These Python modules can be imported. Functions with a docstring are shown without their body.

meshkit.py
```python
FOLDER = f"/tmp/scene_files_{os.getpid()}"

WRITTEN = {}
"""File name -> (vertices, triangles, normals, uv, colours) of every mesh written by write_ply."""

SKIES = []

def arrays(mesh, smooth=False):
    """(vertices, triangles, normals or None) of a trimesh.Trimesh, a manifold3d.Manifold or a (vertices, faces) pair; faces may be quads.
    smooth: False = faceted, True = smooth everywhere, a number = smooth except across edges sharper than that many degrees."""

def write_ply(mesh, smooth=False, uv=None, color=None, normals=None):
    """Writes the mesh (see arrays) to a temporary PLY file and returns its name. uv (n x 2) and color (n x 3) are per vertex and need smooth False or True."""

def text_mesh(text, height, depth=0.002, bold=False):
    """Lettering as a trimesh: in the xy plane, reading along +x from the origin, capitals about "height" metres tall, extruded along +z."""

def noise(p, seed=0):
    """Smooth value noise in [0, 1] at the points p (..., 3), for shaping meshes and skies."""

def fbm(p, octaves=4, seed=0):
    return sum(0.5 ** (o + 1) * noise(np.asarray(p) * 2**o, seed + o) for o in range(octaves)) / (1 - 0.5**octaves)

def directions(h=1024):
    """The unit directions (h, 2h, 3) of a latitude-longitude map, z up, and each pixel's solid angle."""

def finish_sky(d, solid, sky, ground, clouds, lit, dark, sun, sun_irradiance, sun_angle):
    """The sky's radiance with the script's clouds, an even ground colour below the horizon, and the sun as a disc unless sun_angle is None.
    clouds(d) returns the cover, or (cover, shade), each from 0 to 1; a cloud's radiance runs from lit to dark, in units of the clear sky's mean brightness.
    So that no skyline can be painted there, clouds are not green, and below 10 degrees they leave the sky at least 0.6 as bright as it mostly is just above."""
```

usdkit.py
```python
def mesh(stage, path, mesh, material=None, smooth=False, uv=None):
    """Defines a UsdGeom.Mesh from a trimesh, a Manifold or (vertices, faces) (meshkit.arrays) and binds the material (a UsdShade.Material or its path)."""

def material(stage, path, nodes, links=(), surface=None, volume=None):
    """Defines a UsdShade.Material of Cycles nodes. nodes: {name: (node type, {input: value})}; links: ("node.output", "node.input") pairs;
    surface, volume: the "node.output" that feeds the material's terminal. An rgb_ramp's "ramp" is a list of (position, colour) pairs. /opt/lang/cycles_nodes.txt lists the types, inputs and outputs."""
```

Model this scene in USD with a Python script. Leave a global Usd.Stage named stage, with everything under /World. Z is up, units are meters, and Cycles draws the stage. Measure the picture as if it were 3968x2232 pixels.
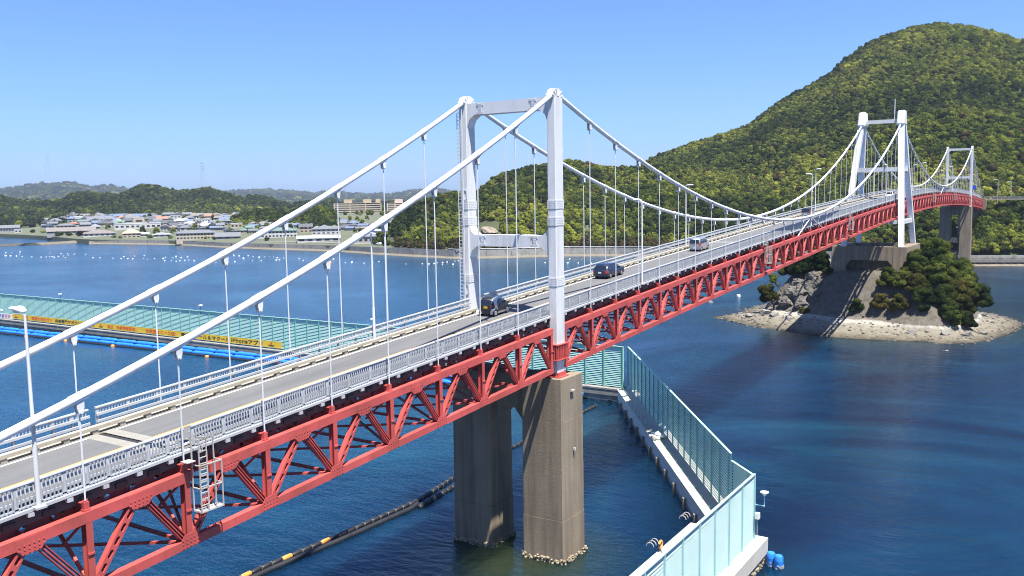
import math, random, re
import numpy as np
import trimesh, manifold3d
from shapely.geometry import Polygon, Point, LineString
from shapely import affinity
from pxr import Usd, UsdGeom, UsdLux, UsdShade, Sdf, Gf, Vt
import usdkit, meshkit

# ------------------------------------------------------------------ stage, camera, sky, sun, exposure
stage = Usd.Stage.CreateInMemory()
UsdGeom.SetStageUpAxis(stage, 'Z')
UsdGeom.SetStageMetersPerUnit(stage, 1.0)
UsdGeom.Xform.Define(stage, '/World')
UsdGeom.Scope.Define(stage, '/World/Looks')

CAM = np.array([39.01452, -60.80547, 29.63035])
YAW, PITCH, ROLL, FPX, PW, PH = -0.57071, -0.1029, -0.01657, 3412.32, 3968.0, 2232.0
EXPOSURE = 1.45
SUN = np.array([0.33, -0.18, 1.0]); SUN /= np.linalg.norm(SUN)
SUN_EL, SUN_ROT = math.asin(SUN[2]), math.atan2(SUN[0], SUN[1])
SKY_STRENGTH, SUN_INTENSITY = 0.05, 1.25


def camera_axes():
    cy, sy, cp, sp = math.cos(YAW), math.sin(YAW), math.cos(PITCH), math.sin(PITCH)
    f = np.array([sy * cp, cy * cp, sp]); r = np.array([cy, -sy, 0.0]); u = np.cross(r, f)
    c, s = math.cos(ROLL), math.sin(ROLL)
    return c * r + s * u, -s * r + c * u, f


RIGHT, UP, FWD = camera_axes()
cam = UsdGeom.Camera.Define(stage, '/World/camera')
cam.CreateHorizontalApertureAttr(36.0)
cam.CreateVerticalApertureAttr(36.0 * PH / PW)
cam.CreateFocalLengthAttr(36.0 * FPX / PW)
cam.CreateClippingRangeAttr(Gf.Vec2f(0.5, 20000))
cam.CreateExposureAttr(EXPOSURE)
cam.AddTransformOp().Set(Gf.Matrix4d(*[*RIGHT, 0, *UP, 0, *(-FWD), 0, *CAM, 1]))

usdkit.material(stage, '/World/Looks/sky', {
    'sky': ('sky_texture', {'sky_type': 'single_scattering', 'sun_disc': False, 'sun_elevation': SUN_EL, 'sun_rotation': SUN_ROT,
                            'altitude': 30.0, 'air_density': 1.0, 'aerosol_density': 1.0, 'ozone_density': 1.2}),
    'cool': ('mix', {'mix_type': 'multiply', 'fac': 1.0, 'color2': (0.61, 0.915, 1.55)}), 'bg': ('background_shader', {'strength': SKY_STRENGTH})},
    [('sky.color', 'cool.color1'), ('cool.color', 'bg.color')], surface='bg.background')
sky = UsdLux.DomeLight.Define(stage, '/World/sky')
UsdShade.MaterialBindingAPI.Apply(sky.GetPrim()).Bind(UsdShade.Material.Get(stage, '/World/Looks/sky'))
sky.GetPrim().SetCustomDataByKey('kind', 'structure')
sun = UsdLux.DistantLight.Define(stage, '/World/sun')
sun.CreateIntensityAttr(SUN_INTENSITY); sun.CreateAngleAttr(0.53); sun.CreateNormalizeAttr(True)
sun.CreateColorAttr(Gf.Vec3f(1.0, 0.97, 0.92))
_z = SUN; _x = np.cross([0, 0, 1.0], _z); _x /= np.linalg.norm(_x); _y = np.cross(_z, _x)
sun.AddTransformOp().Set(Gf.Matrix4d(*[*_x, 0, *_y, 0, *_z, 0, 0, 0, 200, 1]))

# ------------------------------------------------------------------ helpers
COUNT = {}


def numbered(parent, name):
    k = COUNT.get((parent, name), 0)
    COUNT[(parent, name)] = k + 1
    return name if k == 0 else f'{name}_{k:03d}'


def ppath(parent):
    return '/World' if parent is None else str(parent.GetPath())


def tag(o, label=None, cat=None, group=None, kind=None):
    for k, t in (('label', label), ('category', cat), ('group', group), ('kind', kind)):
        if t:
            o.SetCustomDataByKey(k, t)
    return o


def thing(name, label, cat, loc=(0, 0, 0), rotz=0.0, group=None, parent=None):
    p = ppath(parent)
    x = UsdGeom.Xform.Define(stage, f'{p}/{numbered(p, name)}')
    x.AddTranslateOp().Set(Gf.Vec3d(*map(float, loc)))
    x.AddRotateZOp().Set(float(math.degrees(rotz)))
    return tag(x.GetPrim(), label, cat, group)


def part_group(name, parent):
    p = ppath(parent)
    return UsdGeom.Xform.Define(stage, f'{p}/{numbered(p, name)}').GetPrim()


def obj(name, mesh, mat, parent=None, smooth=False):
    p = ppath(parent)
    if isinstance(mesh, MB):
        mesh = mesh.get()
    return usdkit.mesh(stage, f'{p}/{numbered(p, name)}', mesh, f'/World/Looks/{mat}', smooth=smooth).GetPrim()


def dup(root, loc, rotz=0.0, label=None, group=None, scale=None):
    was = root.GetCustomData()
    base = re.sub(r'_\d{3}$', '', root.GetName())
    x = UsdGeom.Xform.Define(stage, f'/World/{numbered("/World", base)}')
    pr = x.GetPrim()
    pr.GetReferences().AddInternalReference(root.GetPath())
    x.ClearXformOpOrder()
    for a in ('xformOp:translate', 'xformOp:rotateZ'):
        pass
    x.GetPrim().CreateAttribute('xformOp:translate', Sdf.ValueTypeNames.Double3).Set(Gf.Vec3d(*map(float, loc)))
    x.GetPrim().CreateAttribute('xformOp:rotateZ', Sdf.ValueTypeNames.Float).Set(float(math.degrees(rotz)))
    order = ['xformOp:translate', 'xformOp:rotateZ']
    if scale is not None:
        x.GetPrim().CreateAttribute('xformOp:scale', Sdf.ValueTypeNames.Float3).Set(Gf.Vec3f(*([float(scale)] * 3 if np.ndim(scale) == 0 else map(float, scale))))
        order.append('xformOp:scale')
    x.GetXformOpOrderAttr().Set(order)
    tag(pr, label or was.get('label'), was.get('category'), group or was.get('group'))
    pr.SetInstanceable(True)
    return pr


class MB:
    """collects triangles into one mesh"""
    def __init__(self):
        self.v, self.f, self.n = [], [], 0

    def add(self, v, f):
        v = np.asarray(v, float); f = np.asarray(f, int)
        if f.shape[1] == 4:
            f = np.vstack([f[:, [0, 1, 2]], f[:, [0, 2, 3]]])
        self.v.append(v); self.f.append(f + self.n); self.n += len(v)
        return self

    def mesh(self, m):
        if hasattr(m, 'to_mesh'):
            q = m.to_mesh(); return self.add(q.vert_properties[:, :3], q.tri_verts)
        return self.add(m.vertices, m.faces)

    def box(self, c, s, rotz=0.0):
        v = np.array([[x, y, z] for x in (-.5, .5) for y in (-.5, .5) for z in (-.5, .5)]) * np.asarray(s, float)
        if rotz:
            ca, sa = math.cos(rotz), math.sin(rotz)
            v = v @ np.array([[ca, sa, 0], [-sa, ca, 0], [0, 0, 1]])
        return self.add(v + np.asarray(c, float), BOXF)

    def bb(self, x0, x1, y0, y1, z0, z1):
        return self.box(((x0 + x1) / 2, (y0 + y1) / 2, (z0 + z1) / 2), (x1 - x0, y1 - y0, z1 - z0))

    def bar(self, a, b, w, h, up=(0, 0, 1)):
        a, b = np.asarray(a, float), np.asarray(b, float)
        t = b - a; L = np.linalg.norm(t); t = t / L
        s = np.cross(t, up); s /= np.linalg.norm(s); u = np.cross(s, t)
        v = np.array([a + t * L * k + s * i * w + u * j * h for i in (-.5, .5) for k in (0, 1) for j in (-.5, .5)])
        return self.add(v, BOXF)

    def tube(self, pts, r, n=8, caps=True):
        p = np.asarray(pts, float); t = np.gradient(p, axis=0); t /= np.linalg.norm(t, axis=1, keepdims=True)
        ref = np.array([0, 0, 1.0]) if abs(t[:, 2]).mean() < .9 else np.array([1.0, 0, 0])
        a = np.cross(t, ref); a /= np.linalg.norm(a, axis=1, keepdims=True); b = np.cross(t, a)
        ang = np.arange(n) * 2 * np.pi / n
        rr = np.broadcast_to(r, (len(p),))[:, None, None]
        v = p[:, None] + rr * (np.cos(ang)[None, :, None] * a[:, None] + np.sin(ang)[None, :, None] * b[:, None])
        i, j = np.meshgrid(np.arange(len(p) - 1), np.arange(n), indexing='ij')
        q = np.stack([i * n + j, i * n + (j + 1) % n, (i + 1) * n + (j + 1) % n, (i + 1) * n + j], -1).reshape(-1, 4)[:, ::-1]
        f = np.vstack([q[:, [0, 1, 2]], q[:, [0, 2, 3]]])
        if caps:
            e = (len(p) - 1) * n
            f = np.vstack([f, [[0, k, k + 1] for k in range(1, n - 1)], [[e, e + k + 1, e + k] for k in range(1, n - 1)]])
        return self.add(v.reshape(-1, 3), f)

    def lathe(self, prof, c=(0, 0, 0), n=12):
        """prof: (r, z) from bottom to top"""
        prof = np.asarray(prof, float); ang = np.arange(n) * 2 * np.pi / n
        v = np.stack([prof[:, 0, None] * np.cos(ang), prof[:, 0, None] * np.sin(ang), np.repeat(prof[:, 1, None], n, 1)], -1).reshape(-1, 3)
        m = len(prof); i, j = np.meshgrid(np.arange(m - 1), np.arange(n), indexing='ij')
        q = np.stack([i * n + j, i * n + (j + 1) % n, (i + 1) * n + (j + 1) % n, (i + 1) * n + j], -1).reshape(-1, 4)
        f = np.vstack([q[:, [0, 1, 2]], q[:, [0, 2, 3]]])
        e = (m - 1) * n
        f = np.vstack([f, [[0, k + 1, k] for k in range(1, n - 1)], [[e, e + k, e + k + 1] for k in range(1, n - 1)]])
        return self.add(v + np.asarray(c, float), f)

    def prism(self, poly, h, M=None):
        """shapely polygon extruded along +z by h, then moved by the 4x4 M"""
        for g in getattr(poly, 'geoms', [poly]):
            m = trimesh.creation.extrude_polygon(g, h, engine='earcut')
            if M is not None:
                m.apply_transform(M)
            self.mesh(m)
        return self

    def get(self):
        return (np.vstack(self.v), np.vstack(self.f)) if self.v else (np.zeros((0, 3)), np.zeros((0, 3), int))


BOXF = np.array([[0, 1, 3], [0, 3, 2], [4, 6, 7], [4, 7, 5], [0, 4, 5], [0, 5, 1], [2, 3, 7], [2, 7, 6], [0, 2, 6], [0, 6, 4], [1, 5, 7], [1, 7, 3]])
# vertices: x(-,+) y(-,+) z(-,+)


def frame(o, x, y, z=None):
    x = np.asarray(x, float); y = np.asarray(y, float)
    z = np.cross(x, y) if z is None else np.asarray(z, float)
    M = np.eye(4); M[:3, 0], M[:3, 1], M[:3, 2], M[:3, 3] = x, y, z, o
    return M


def rect(w, h, x=0, y=0):
    return Polygon([(x - w / 2, y - h / 2), (x + w / 2, y - h / 2), (x + w / 2, y + h / 2), (x - w / 2, y + h / 2)])


def oval(w, h, x=0, y=0):
    """a slot of length w, height h"""
    return LineString([(x - (w - h) / 2, y), (x + (w - h) / 2, y)]).buffer(h / 2, quad_segs=3)


def ray(px, py):
    """direction through a pixel of the photograph (only used to find where things stand on the ground)"""
    d = (px - PW / 2) / FPX * RIGHT - (py - PH / 2) / FPX * UP + FWD
    return d / np.linalg.norm(d)


def on_z(px, py, z=0.0):
    d = ray(px, py); return CAM + d * ((z - CAM[2]) / d[2])


def sm(t):
    t = np.clip(t, 0, 1); return t * t * (3 - 2 * t)


def fbm2(x, y, scale, octaves=4, seed=0):
    p = np.stack([np.asarray(x, float) / scale, np.asarray(y, float) / scale, np.zeros_like(np.asarray(x, float)) + 7.3], -1)
    return meshkit.fbm(p, octaves, seed)


# ------------------------------------------------------------------ materials
def mat(name, nodes, links, surface, volume=None):
    return usdkit.material(stage, f'/World/Looks/{name}', nodes, links, surface=surface, volume=volume)


ALB = 0.74


def paint(name, c, rough=0.45, var=0.12, scale=0.6, bump=0.0, metallic=0.0, spec=0.5, dirt=None, dirt_amt=0.0, dirt_scale=(1.2, 1.2, 0.25)):
    """a colour with a slight uneven tone, an optional streaky dirt colour and fine relief"""
    c = np.asarray(c, float) * ALB
    dirt = None if dirt is None else tuple(np.asarray(dirt) * ALB)
    nodes = {'g': ('geometry', {}),
             'n': ('noise_texture', {'scale': scale, 'detail': 5.0, 'roughness': 0.6}),
             'r': ('rgb_ramp', {'ramp': [(0.25, c * (1 - var)), (0.75, np.minimum(c * (1 + var), 0.95))]}),
             'p': ('principled_bsdf', {'roughness': rough, 'metallic': metallic, 'specular_ior_level': spec})}
    links = [('g.position', 'n.vector'), ('n.fac', 'r.fac')]
    last = 'r.color'
    if dirt is not None:
        nodes.update({'m': ('mapping', {'scale': dirt_scale}), 'dn': ('noise_texture', {'scale': 1.0, 'detail': 6.0, 'roughness': 0.65}),
                      'dr': ('rgb_ramp', {'ramp': [(0.45, (0, 0, 0)), (0.72, (dirt_amt,) * 3)]}), 'bw': ('rgb_to_bw', {}),
                      'mx': ('mix', {'color2': dirt})})
        links += [('g.position', 'm.vector'), ('m.vector', 'dn.vector'), ('dn.fac', 'dr.fac'), ('dr.color', 'bw.color'), ('bw.val', 'mx.fac'), (last, 'mx.color1')]
        last = 'mx.color'
    links.append((last, 'p.base_color'))
    if bump:
        nodes.update({'bn': ('noise_texture', {'scale': 6.0, 'detail': 4.0}), 'b': ('bump', {'strength': bump, 'distance': 0.05})})
        links += [('g.position', 'bn.vector'), ('bn.fac', 'b.height'), ('b.normal', 'p.normal')]
    return mat(name, nodes, links, 'p.BSDF')


paint('white_steel', (0.74, 0.74, 0.72), 0.45, 0.04, 0.5, dirt=(0.46, 0.42, 0.36), dirt_amt=0.5, dirt_scale=(1.5, 1.5, 0.2))
paint('rail_paint', (0.48, 0.495, 0.50), 0.45, 0.06, 0.8, dirt=(0.34, 0.31, 0.27), dirt_amt=0.35)
paint('red_steel', (0.56, 0.088, 0.075), 0.58, 0.24, 0.3, dirt=(0.30, 0.065, 0.045), dirt_amt=0.8, dirt_scale=(0.9, 0.7, 0.5))
paint('red_faded', (0.46, 0.085, 0.06), 0.55, 0.14, 0.5)
paint('ladder_steel', (0.52, 0.50, 0.45), 0.55, 0.15, 1.0, dirt=(0.3, 0.16, 0.07), dirt_amt=0.7, dirt_scale=(1, 1, 1))
paint('asphalt', (0.138, 0.136, 0.130), 0.85, 0.12, 0.25, bump=0.2, dirt=(0.10, 0.098, 0.094), dirt_amt=0.8, dirt_scale=(0.9, 0.06, 0.5))
paint('line_white', (0.78, 0.78, 0.76), 0.7, 0.08, 2.0)
paint('line_orange', (0.75, 0.34, 0.10), 0.7, 0.1, 2.0)
paint('kerb_concrete', (0.43, 0.38, 0.285), 0.8, 0.15, 0.8, dirt=(0.25, 0.22, 0.17), dirt_amt=0.5)
paint('joint_concrete', (0.27, 0.255, 0.215), 0.85, 0.12, 1.5)
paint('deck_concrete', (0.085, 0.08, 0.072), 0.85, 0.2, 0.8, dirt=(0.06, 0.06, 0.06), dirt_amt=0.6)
paint('dark_steel', (0.03, 0.03, 0.03), 0.6, 0.2, 1.0)
paint('pier_concrete', (0.27, 0.215, 0.145), 0.85, 0.16, 0.35, bump=0.3, dirt=(0.125, 0.092, 0.06), dirt_amt=0.9, dirt_scale=(1.1, 1.1, 0.07))
paint('wall_concrete', (0.30, 0.285, 0.25), 0.85, 0.16, 0.4, bump=0.25, dirt=(0.13, 0.125, 0.11), dirt_amt=0.75, dirt_scale=(0.6, 0.6, 0.35))
paint('walk_concrete', (0.54, 0.50, 0.42), 0.8, 0.1, 0.5, dirt=(0.42, 0.39, 0.33), dirt_amt=0.5, dirt_scale=(0.6, 0.6, 0.6))
paint('barnacle', (0.30, 0.245, 0.16), 0.95, 0.45, 3.0, bump=0.8)
paint('mint_slat', (0.46, 0.72, 0.58), 0.5, 0.06, 0.6)
paint('mint_post', (0.20, 0.50, 0.37), 0.5, 0.06, 0.6)
paint('pale_slat', (0.44, 0.58, 0.52), 0.5, 0.05, 0.6)
paint('blue_post', (0.34, 0.60, 0.60), 0.5, 0.06, 0.6)
paint('float_blue', (0.03, 0.24, 0.74), 0.4, 0.12, 0.6)
paint('float_black', (0.018, 0.018, 0.02), 0.5, 0.3, 1.0)
paint('float_orange', (0.75, 0.30, 0.06), 0.5, 0.12, 1.0)
paint('banner_yellow', (0.86, 0.56, 0.03), 0.6, 0.04, 0.3)
paint('banner_white', (0.8, 0.8, 0.8), 0.6, 0.04, 0.3)
paint('ink_orange', (0.78, 0.13, 0.02), 0.6, 0.04, 0.3)
paint('ink_black', (0.03, 0.025, 0.02), 0.6, 0.04, 0.3)
paint('ink_blue', (0.16, 0.14, 0.42), 0.6, 0.04, 0.3)
paint('buoy_white', (0.82, 0.82, 0.80), 0.4, 0.05, 2.0)
paint('sign_blue', (0.02, 0.09, 0.55), 0.4, 0.03, 1.0)
paint('rock', (0.125, 0.112, 0.092), 0.9, 0.4, 0.9, bump=0.7)
paint('pale_rock', (0.24, 0.22, 0.185), 0.9, 0.3, 0.7, bump=0.6)
paint('scar_rock', (0.27, 0.215, 0.155), 0.9, 0.4, 0.35, bump=0.6)
paint('rope', (0.30, 0.25, 0.17), 0.9, 0.2, 3.0)
paint('bark', (0.09, 0.07, 0.05), 0.9, 0.3, 2.0)
# cars
def car_paint(name, c, coat=0.8, rough=0.35, metallic=0.3):
    mat(name, {'p': ('principled_bsdf', {'base_color': tuple(np.asarray(c) * ALB), 'roughness': rough, 'metallic': metallic, 'coat_weight': coat, 'coat_roughness': 0.05})}, [], 'p.BSDF')
car_paint('car_black', (0.010, 0.010, 0.011), metallic=0.0, coat=0.25, rough=0.5)
car_paint('car_navy', (0.008, 0.016, 0.042), metallic=0.0, coat=0.5)
car_paint('car_silver', (0.50, 0.52, 0.54), metallic=0.55)
car_paint('car_white', (0.78, 0.78, 0.78), metallic=0.0)
car_paint('car_red', (0.45, 0.02, 0.02), metallic=0.0)
car_paint('car_glass', (0.012, 0.016, 0.024), rough=0.06, metallic=0.0)
car_paint('tyre', (0.016, 0.016, 0.016), coat=0.0, rough=0.85, metallic=0.0)
car_paint('rim', (0.6, 0.6, 0.6), coat=0.0, rough=0.3, metallic=0.8)
car_paint('lamp_red', (0.5, 0.015, 0.012), metallic=0.0)
car_paint('plate_yellow', (0.85, 0.55, 0.02), coat=0.0, metallic=0.0)
car_paint('plate_white', (0.75, 0.76, 0.75), coat=0.0, metallic=0.0)
# town
for nm, c in dict(wall_white=(0.52, 0.51, 0.48), wall_cream=(0.46, 0.40, 0.30), wall_grey=(0.30, 0.30, 0.29), wall_tan=(0.46, 0.37, 0.24), wall_pink=(0.62, 0.48, 0.40),
                  roof_grey=(0.15, 0.155, 0.165), roof_dark=(0.085, 0.088, 0.095), roof_blue=(0.12, 0.16, 0.24), roof_green=(0.12, 0.19, 0.16), roof_white=(0.50, 0.51, 0.52),
                  roof_rust=(0.42, 0.16, 0.10), roof_terracotta=(0.55, 0.36, 0.22), roof_brown=(0.19, 0.165, 0.15), window_dark=(0.03, 0.035, 0.04)).items():
    paint(nm, c, 0.75 if 'window' not in nm else 0.15, 0.12, 0.4)
paint('pole_grey', (0.40, 0.39, 0.37), 0.8, 0.1, 1.0)
paint('pylon_steel', (0.45, 0.46, 0.47), 0.6, 0.05, 1.0)


def foliage(name, dark, mid, light, patch=0.012):
    dark, mid, light = (tuple(np.asarray(q) * ALB) for q in (dark, mid, light))
    mat(name, {'g': ('geometry', {}), 'oi': ('object_info', {}),
               'n': ('noise_texture', {'scale': patch, 'detail': 5.0, 'roughness': 0.62}),
               'a': ('math', {'math_type': 'multiply_add', 'value2': 0.34, 'value3': -0.36}),
               'b': ('math', {'math_type': 'multiply_add', 'value2': 0.30}),
               'c': ('math', {'math_type': 'multiply_add', 'value2': 1.34}),
               'r': ('rgb_ramp', {'ramp': [(0.28, dark), (0.52, mid), (0.80, light)]}),
               'd': ('diffuse_bsdf', {'roughness': 0.5}), 't': ('translucent_bsdf', {}), 'x': ('mix_closure', {'fac': 0.22})},
        [('g.position', 'n.vector'), ('g.random_per_island', 'a.value1'), ('oi.random', 'b.value1'), ('a.value', 'b.value3'), ('n.fac', 'c.value1'), ('b.value', 'c.value3'),
         ('c.value', 'r.fac'), ('r.color', 'd.color'), ('r.color', 't.color'), ('d.BSDF', 'x.closure1'), ('t.BSDF', 'x.closure2')], 'x.closure')


foliage('leaf_hill', (0.034, 0.052, 0.015), (0.122, 0.148, 0.028), (0.29, 0.29, 0.05))
foliage('leaf_hill_lime', (0.065, 0.09, 0.017), (0.20, 0.225, 0.034), (0.38, 0.365, 0.06))
foliage('leaf_hill_dark', (0.018, 0.031, 0.013), (0.056, 0.076, 0.019), (0.13, 0.145, 0.032))
foliage('leaf_hill_brown', (0.035, 0.032, 0.018), (0.085, 0.068, 0.028), (0.15, 0.10, 0.04))
foliage('leaf_island', (0.018, 0.031, 0.011), (0.062, 0.084, 0.019), (0.17, 0.185, 0.034), patch=0.12)
foliage('leaf_island_olive', (0.022, 0.026, 0.010), (0.060, 0.062, 0.015), (0.13, 0.105, 0.03), patch=0.12)
foliage('leaf_bright', (0.03, 0.05, 0.012), (0.085, 0.12, 0.02), (0.16, 0.21, 0.035), patch=0.2)
foliage('leaf_far', (0.028, 0.044, 0.020), (0.072, 0.092, 0.036), (0.15, 0.165, 0.058), patch=0.006)
foliage('leaf_far_dark', (0.018, 0.030, 0.017), (0.042, 0.058, 0.026), (0.10, 0.115, 0.045), patch=0.006)
paint('hill_soil', (0.055, 0.068, 0.02), 0.95, 0.5, 0.05)
paint('far_hill', (0.040, 0.052, 0.022), 0.95, 0.5, 0.008)
paint('land_soil', (0.105, 0.115, 0.062), 0.95, 0.25, 0.03)
paint('sand', (0.17, 0.145, 0.10), 0.95, 0.3, 0.8, bump=0.4)
paint('town_asphalt', (0.26, 0.255, 0.24), 0.9, 0.1, 0.1)
paint('dry_grass', (0.23, 0.20, 0.09), 0.95, 0.25, 0.2)

# island ground: colour by height and slope (beach gravel, white band, concrete-faced rock)
mat('island_ground', {
    'g': ('geometry', {}), 's': ('separate_xyz', {}), 'n1': ('noise_texture', {'scale': 0.9, 'detail': 6.0, 'roughness': 0.7}), 'n2': ('noise_texture', {'scale': 0.28, 'detail': 6.0, 'roughness': 0.65}),
    'v': ('voronoi_texture', {'scale': 2.2}),
    'zn': ('math', {'math_type': 'multiply_add', 'value2': 0.9, 'value3': -0.45}), 'zz': ('math', {'math_type': 'add'}), 'zm': ('math', {'math_type': 'multiply', 'value2': 0.1}),
    'r': ('rgb_ramp', {'ramp': [(0.0, (0.03, 0.027, 0.02)), (0.012, (0.07, 0.06, 0.04)), (0.05, (0.135, 0.118, 0.085)), (0.12, (0.165, 0.15, 0.115)), (0.165, (0.185, 0.17, 0.135)), (0.20, (0.28, 0.265, 0.23)), (0.222, (0.27, 0.255, 0.22)), (0.245, (0.11, 0.098, 0.078)), (0.5, (0.10, 0.089, 0.072)), (1.0, (0.095, 0.083, 0.065))]}),
    'r2': ('rgb_ramp', {'ramp': [(0.3, (0.55, 0.5, 0.42)), (0.55, (1, 1, 1)), (0.75, (1.25, 1.2, 1.1))]}),
    'r3': ('rgb_ramp', {'ramp': [(0.0, (0.62, 0.6, 0.56)), (0.35, (1, 1, 1)), (1.0, (1.15, 1.12, 1.05))]}),
    'm1': ('mix', {'mix_type': 'multiply', 'fac': 0.85}), 'm2': ('mix', {'mix_type': 'multiply', 'fac': 0.8}),
    'b': ('bump', {'strength': 0.7, 'distance': 0.25}), 'p': ('principled_bsdf', {'roughness': 0.9, 'specular_ior_level': 0.2})},
    [('g.position', 's.vector'), ('g.position', 'n1.vector'), ('g.position', 'n2.vector'), ('g.position', 'v.vector'), ('n2.fac', 'zn.value1'), ('zn.value', 'zz.value1'), ('s.z', 'zz.value2'), ('zz.value', 'zm.value1'),
     ('zm.value', 'r.fac'), ('n1.fac', 'r2.fac'), ('v.distance', 'r3.fac'), ('r.color', 'm1.color1'), ('r2.color', 'm1.color2'), ('m1.color', 'm2.color1'), ('r3.color', 'm2.color2'), ('m2.color', 'p.base_color'),
     ('n1.fac', 'b.height'), ('b.normal', 'p.normal')], 'p.BSDF')

# sea: rippled surface over a blue body, a little clear so that shallow footings show
mat('sea', {
    'g': ('geometry', {}), 'mp': ('mapping', {'rotation': (0, 0, 0.35), 'scale': (0.55, 1.3, 1.0)}),
    'n1': ('noise_texture', {'scale': 0.42, 'detail': 3.0, 'roughness': 0.55}), 'n2': ('noise_texture', {'scale': 1.6, 'detail': 3.0, 'roughness': 0.6}),
    'cal': ('noise_texture', {'scale': 0.022, 'detail': 3.0, 'roughness': 0.6, 'distortion': 0.8}), 'calr': ('map_range', {'from_min': 0.38, 'from_max': 0.62, 'to_min': 0.22, 'to_max': 1.0, 'clamp': True}),
    'h': ('math', {'math_type': 'multiply_add', 'value2': 0.45}), 'bm': ('bump', {'distance': 0.35}),
    'cn': ('noise_texture', {'scale': 0.014, 'detail': 5.0, 'roughness': 0.62, 'distortion': 2.6}), 'cr': ('rgb_ramp', {'ramp': [(0.33, (0.0006, 0.006, 0.022)), (0.48, (0.0014, 0.016, 0.038)), (0.66, (0.004, 0.034, 0.058))]}),
    'cb': ('rgb_ramp', {'ramp': [(0.33, (0.0024, 0.028, 0.066)), (0.66, (0.006, 0.050, 0.094))]}), 'sx': ('separate_xyz', {}), 'xm': ('map_range', {'from_min': 0.0, 'from_max': -90.0, 'to_min': 0.0, 'to_max': 1.0, 'clamp': True}), 'mb': ('mix', {}),
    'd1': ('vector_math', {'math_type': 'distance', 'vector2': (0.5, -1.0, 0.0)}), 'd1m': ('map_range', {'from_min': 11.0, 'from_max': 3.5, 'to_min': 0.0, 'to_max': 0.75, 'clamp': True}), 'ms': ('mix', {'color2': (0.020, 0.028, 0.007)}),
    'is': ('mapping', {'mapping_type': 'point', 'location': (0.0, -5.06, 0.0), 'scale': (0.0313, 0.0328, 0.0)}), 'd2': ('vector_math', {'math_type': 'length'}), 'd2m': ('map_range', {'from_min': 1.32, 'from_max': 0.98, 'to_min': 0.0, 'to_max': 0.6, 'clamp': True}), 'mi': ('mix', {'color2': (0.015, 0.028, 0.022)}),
    'p': ('principled_bsdf', {'roughness': 0.17, 'ior': 1.33, 'specular_ior_level': 0.5, 'subsurface_method': 'burley', 'subsurface_weight': 1.0, 'subsurface_scale': 9.0, 'subsurface_radius': (0.5, 0.8, 1.0)}), 'tr': ('transparent_bsdf', {'color': (0.30, 0.62, 0.60)}), 'out': ('mix_closure', {'fac': 0.08})},
    [('g.position', 'mp.vector'), ('mp.vector', 'n1.vector'), ('mp.vector', 'n2.vector'), ('g.position', 'cal.vector'), ('cal.fac', 'calr.value'), ('n2.fac', 'h.value1'), ('n1.fac', 'h.value3'), ('h.value', 'bm.height'), ('calr.result', 'bm.strength'),
     ('g.position', 'cn.vector'), ('cn.fac', 'cr.fac'), ('cn.fac', 'cb.fac'), ('g.position', 'sx.vector'), ('sx.x', 'xm.value'), ('xm.result', 'mb.fac'), ('cr.color', 'mb.color1'), ('cb.color', 'mb.color2'),
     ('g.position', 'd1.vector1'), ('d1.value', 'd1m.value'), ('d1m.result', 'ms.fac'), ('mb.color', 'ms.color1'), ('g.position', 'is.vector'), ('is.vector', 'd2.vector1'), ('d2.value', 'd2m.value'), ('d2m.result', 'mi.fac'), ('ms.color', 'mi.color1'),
     ('mi.color', 'p.base_color'), ('bm.normal', 'p.normal'), ('p.BSDF', 'out.closure1'), ('tr.BSDF', 'out.closure2')], 'out.closure')
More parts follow.
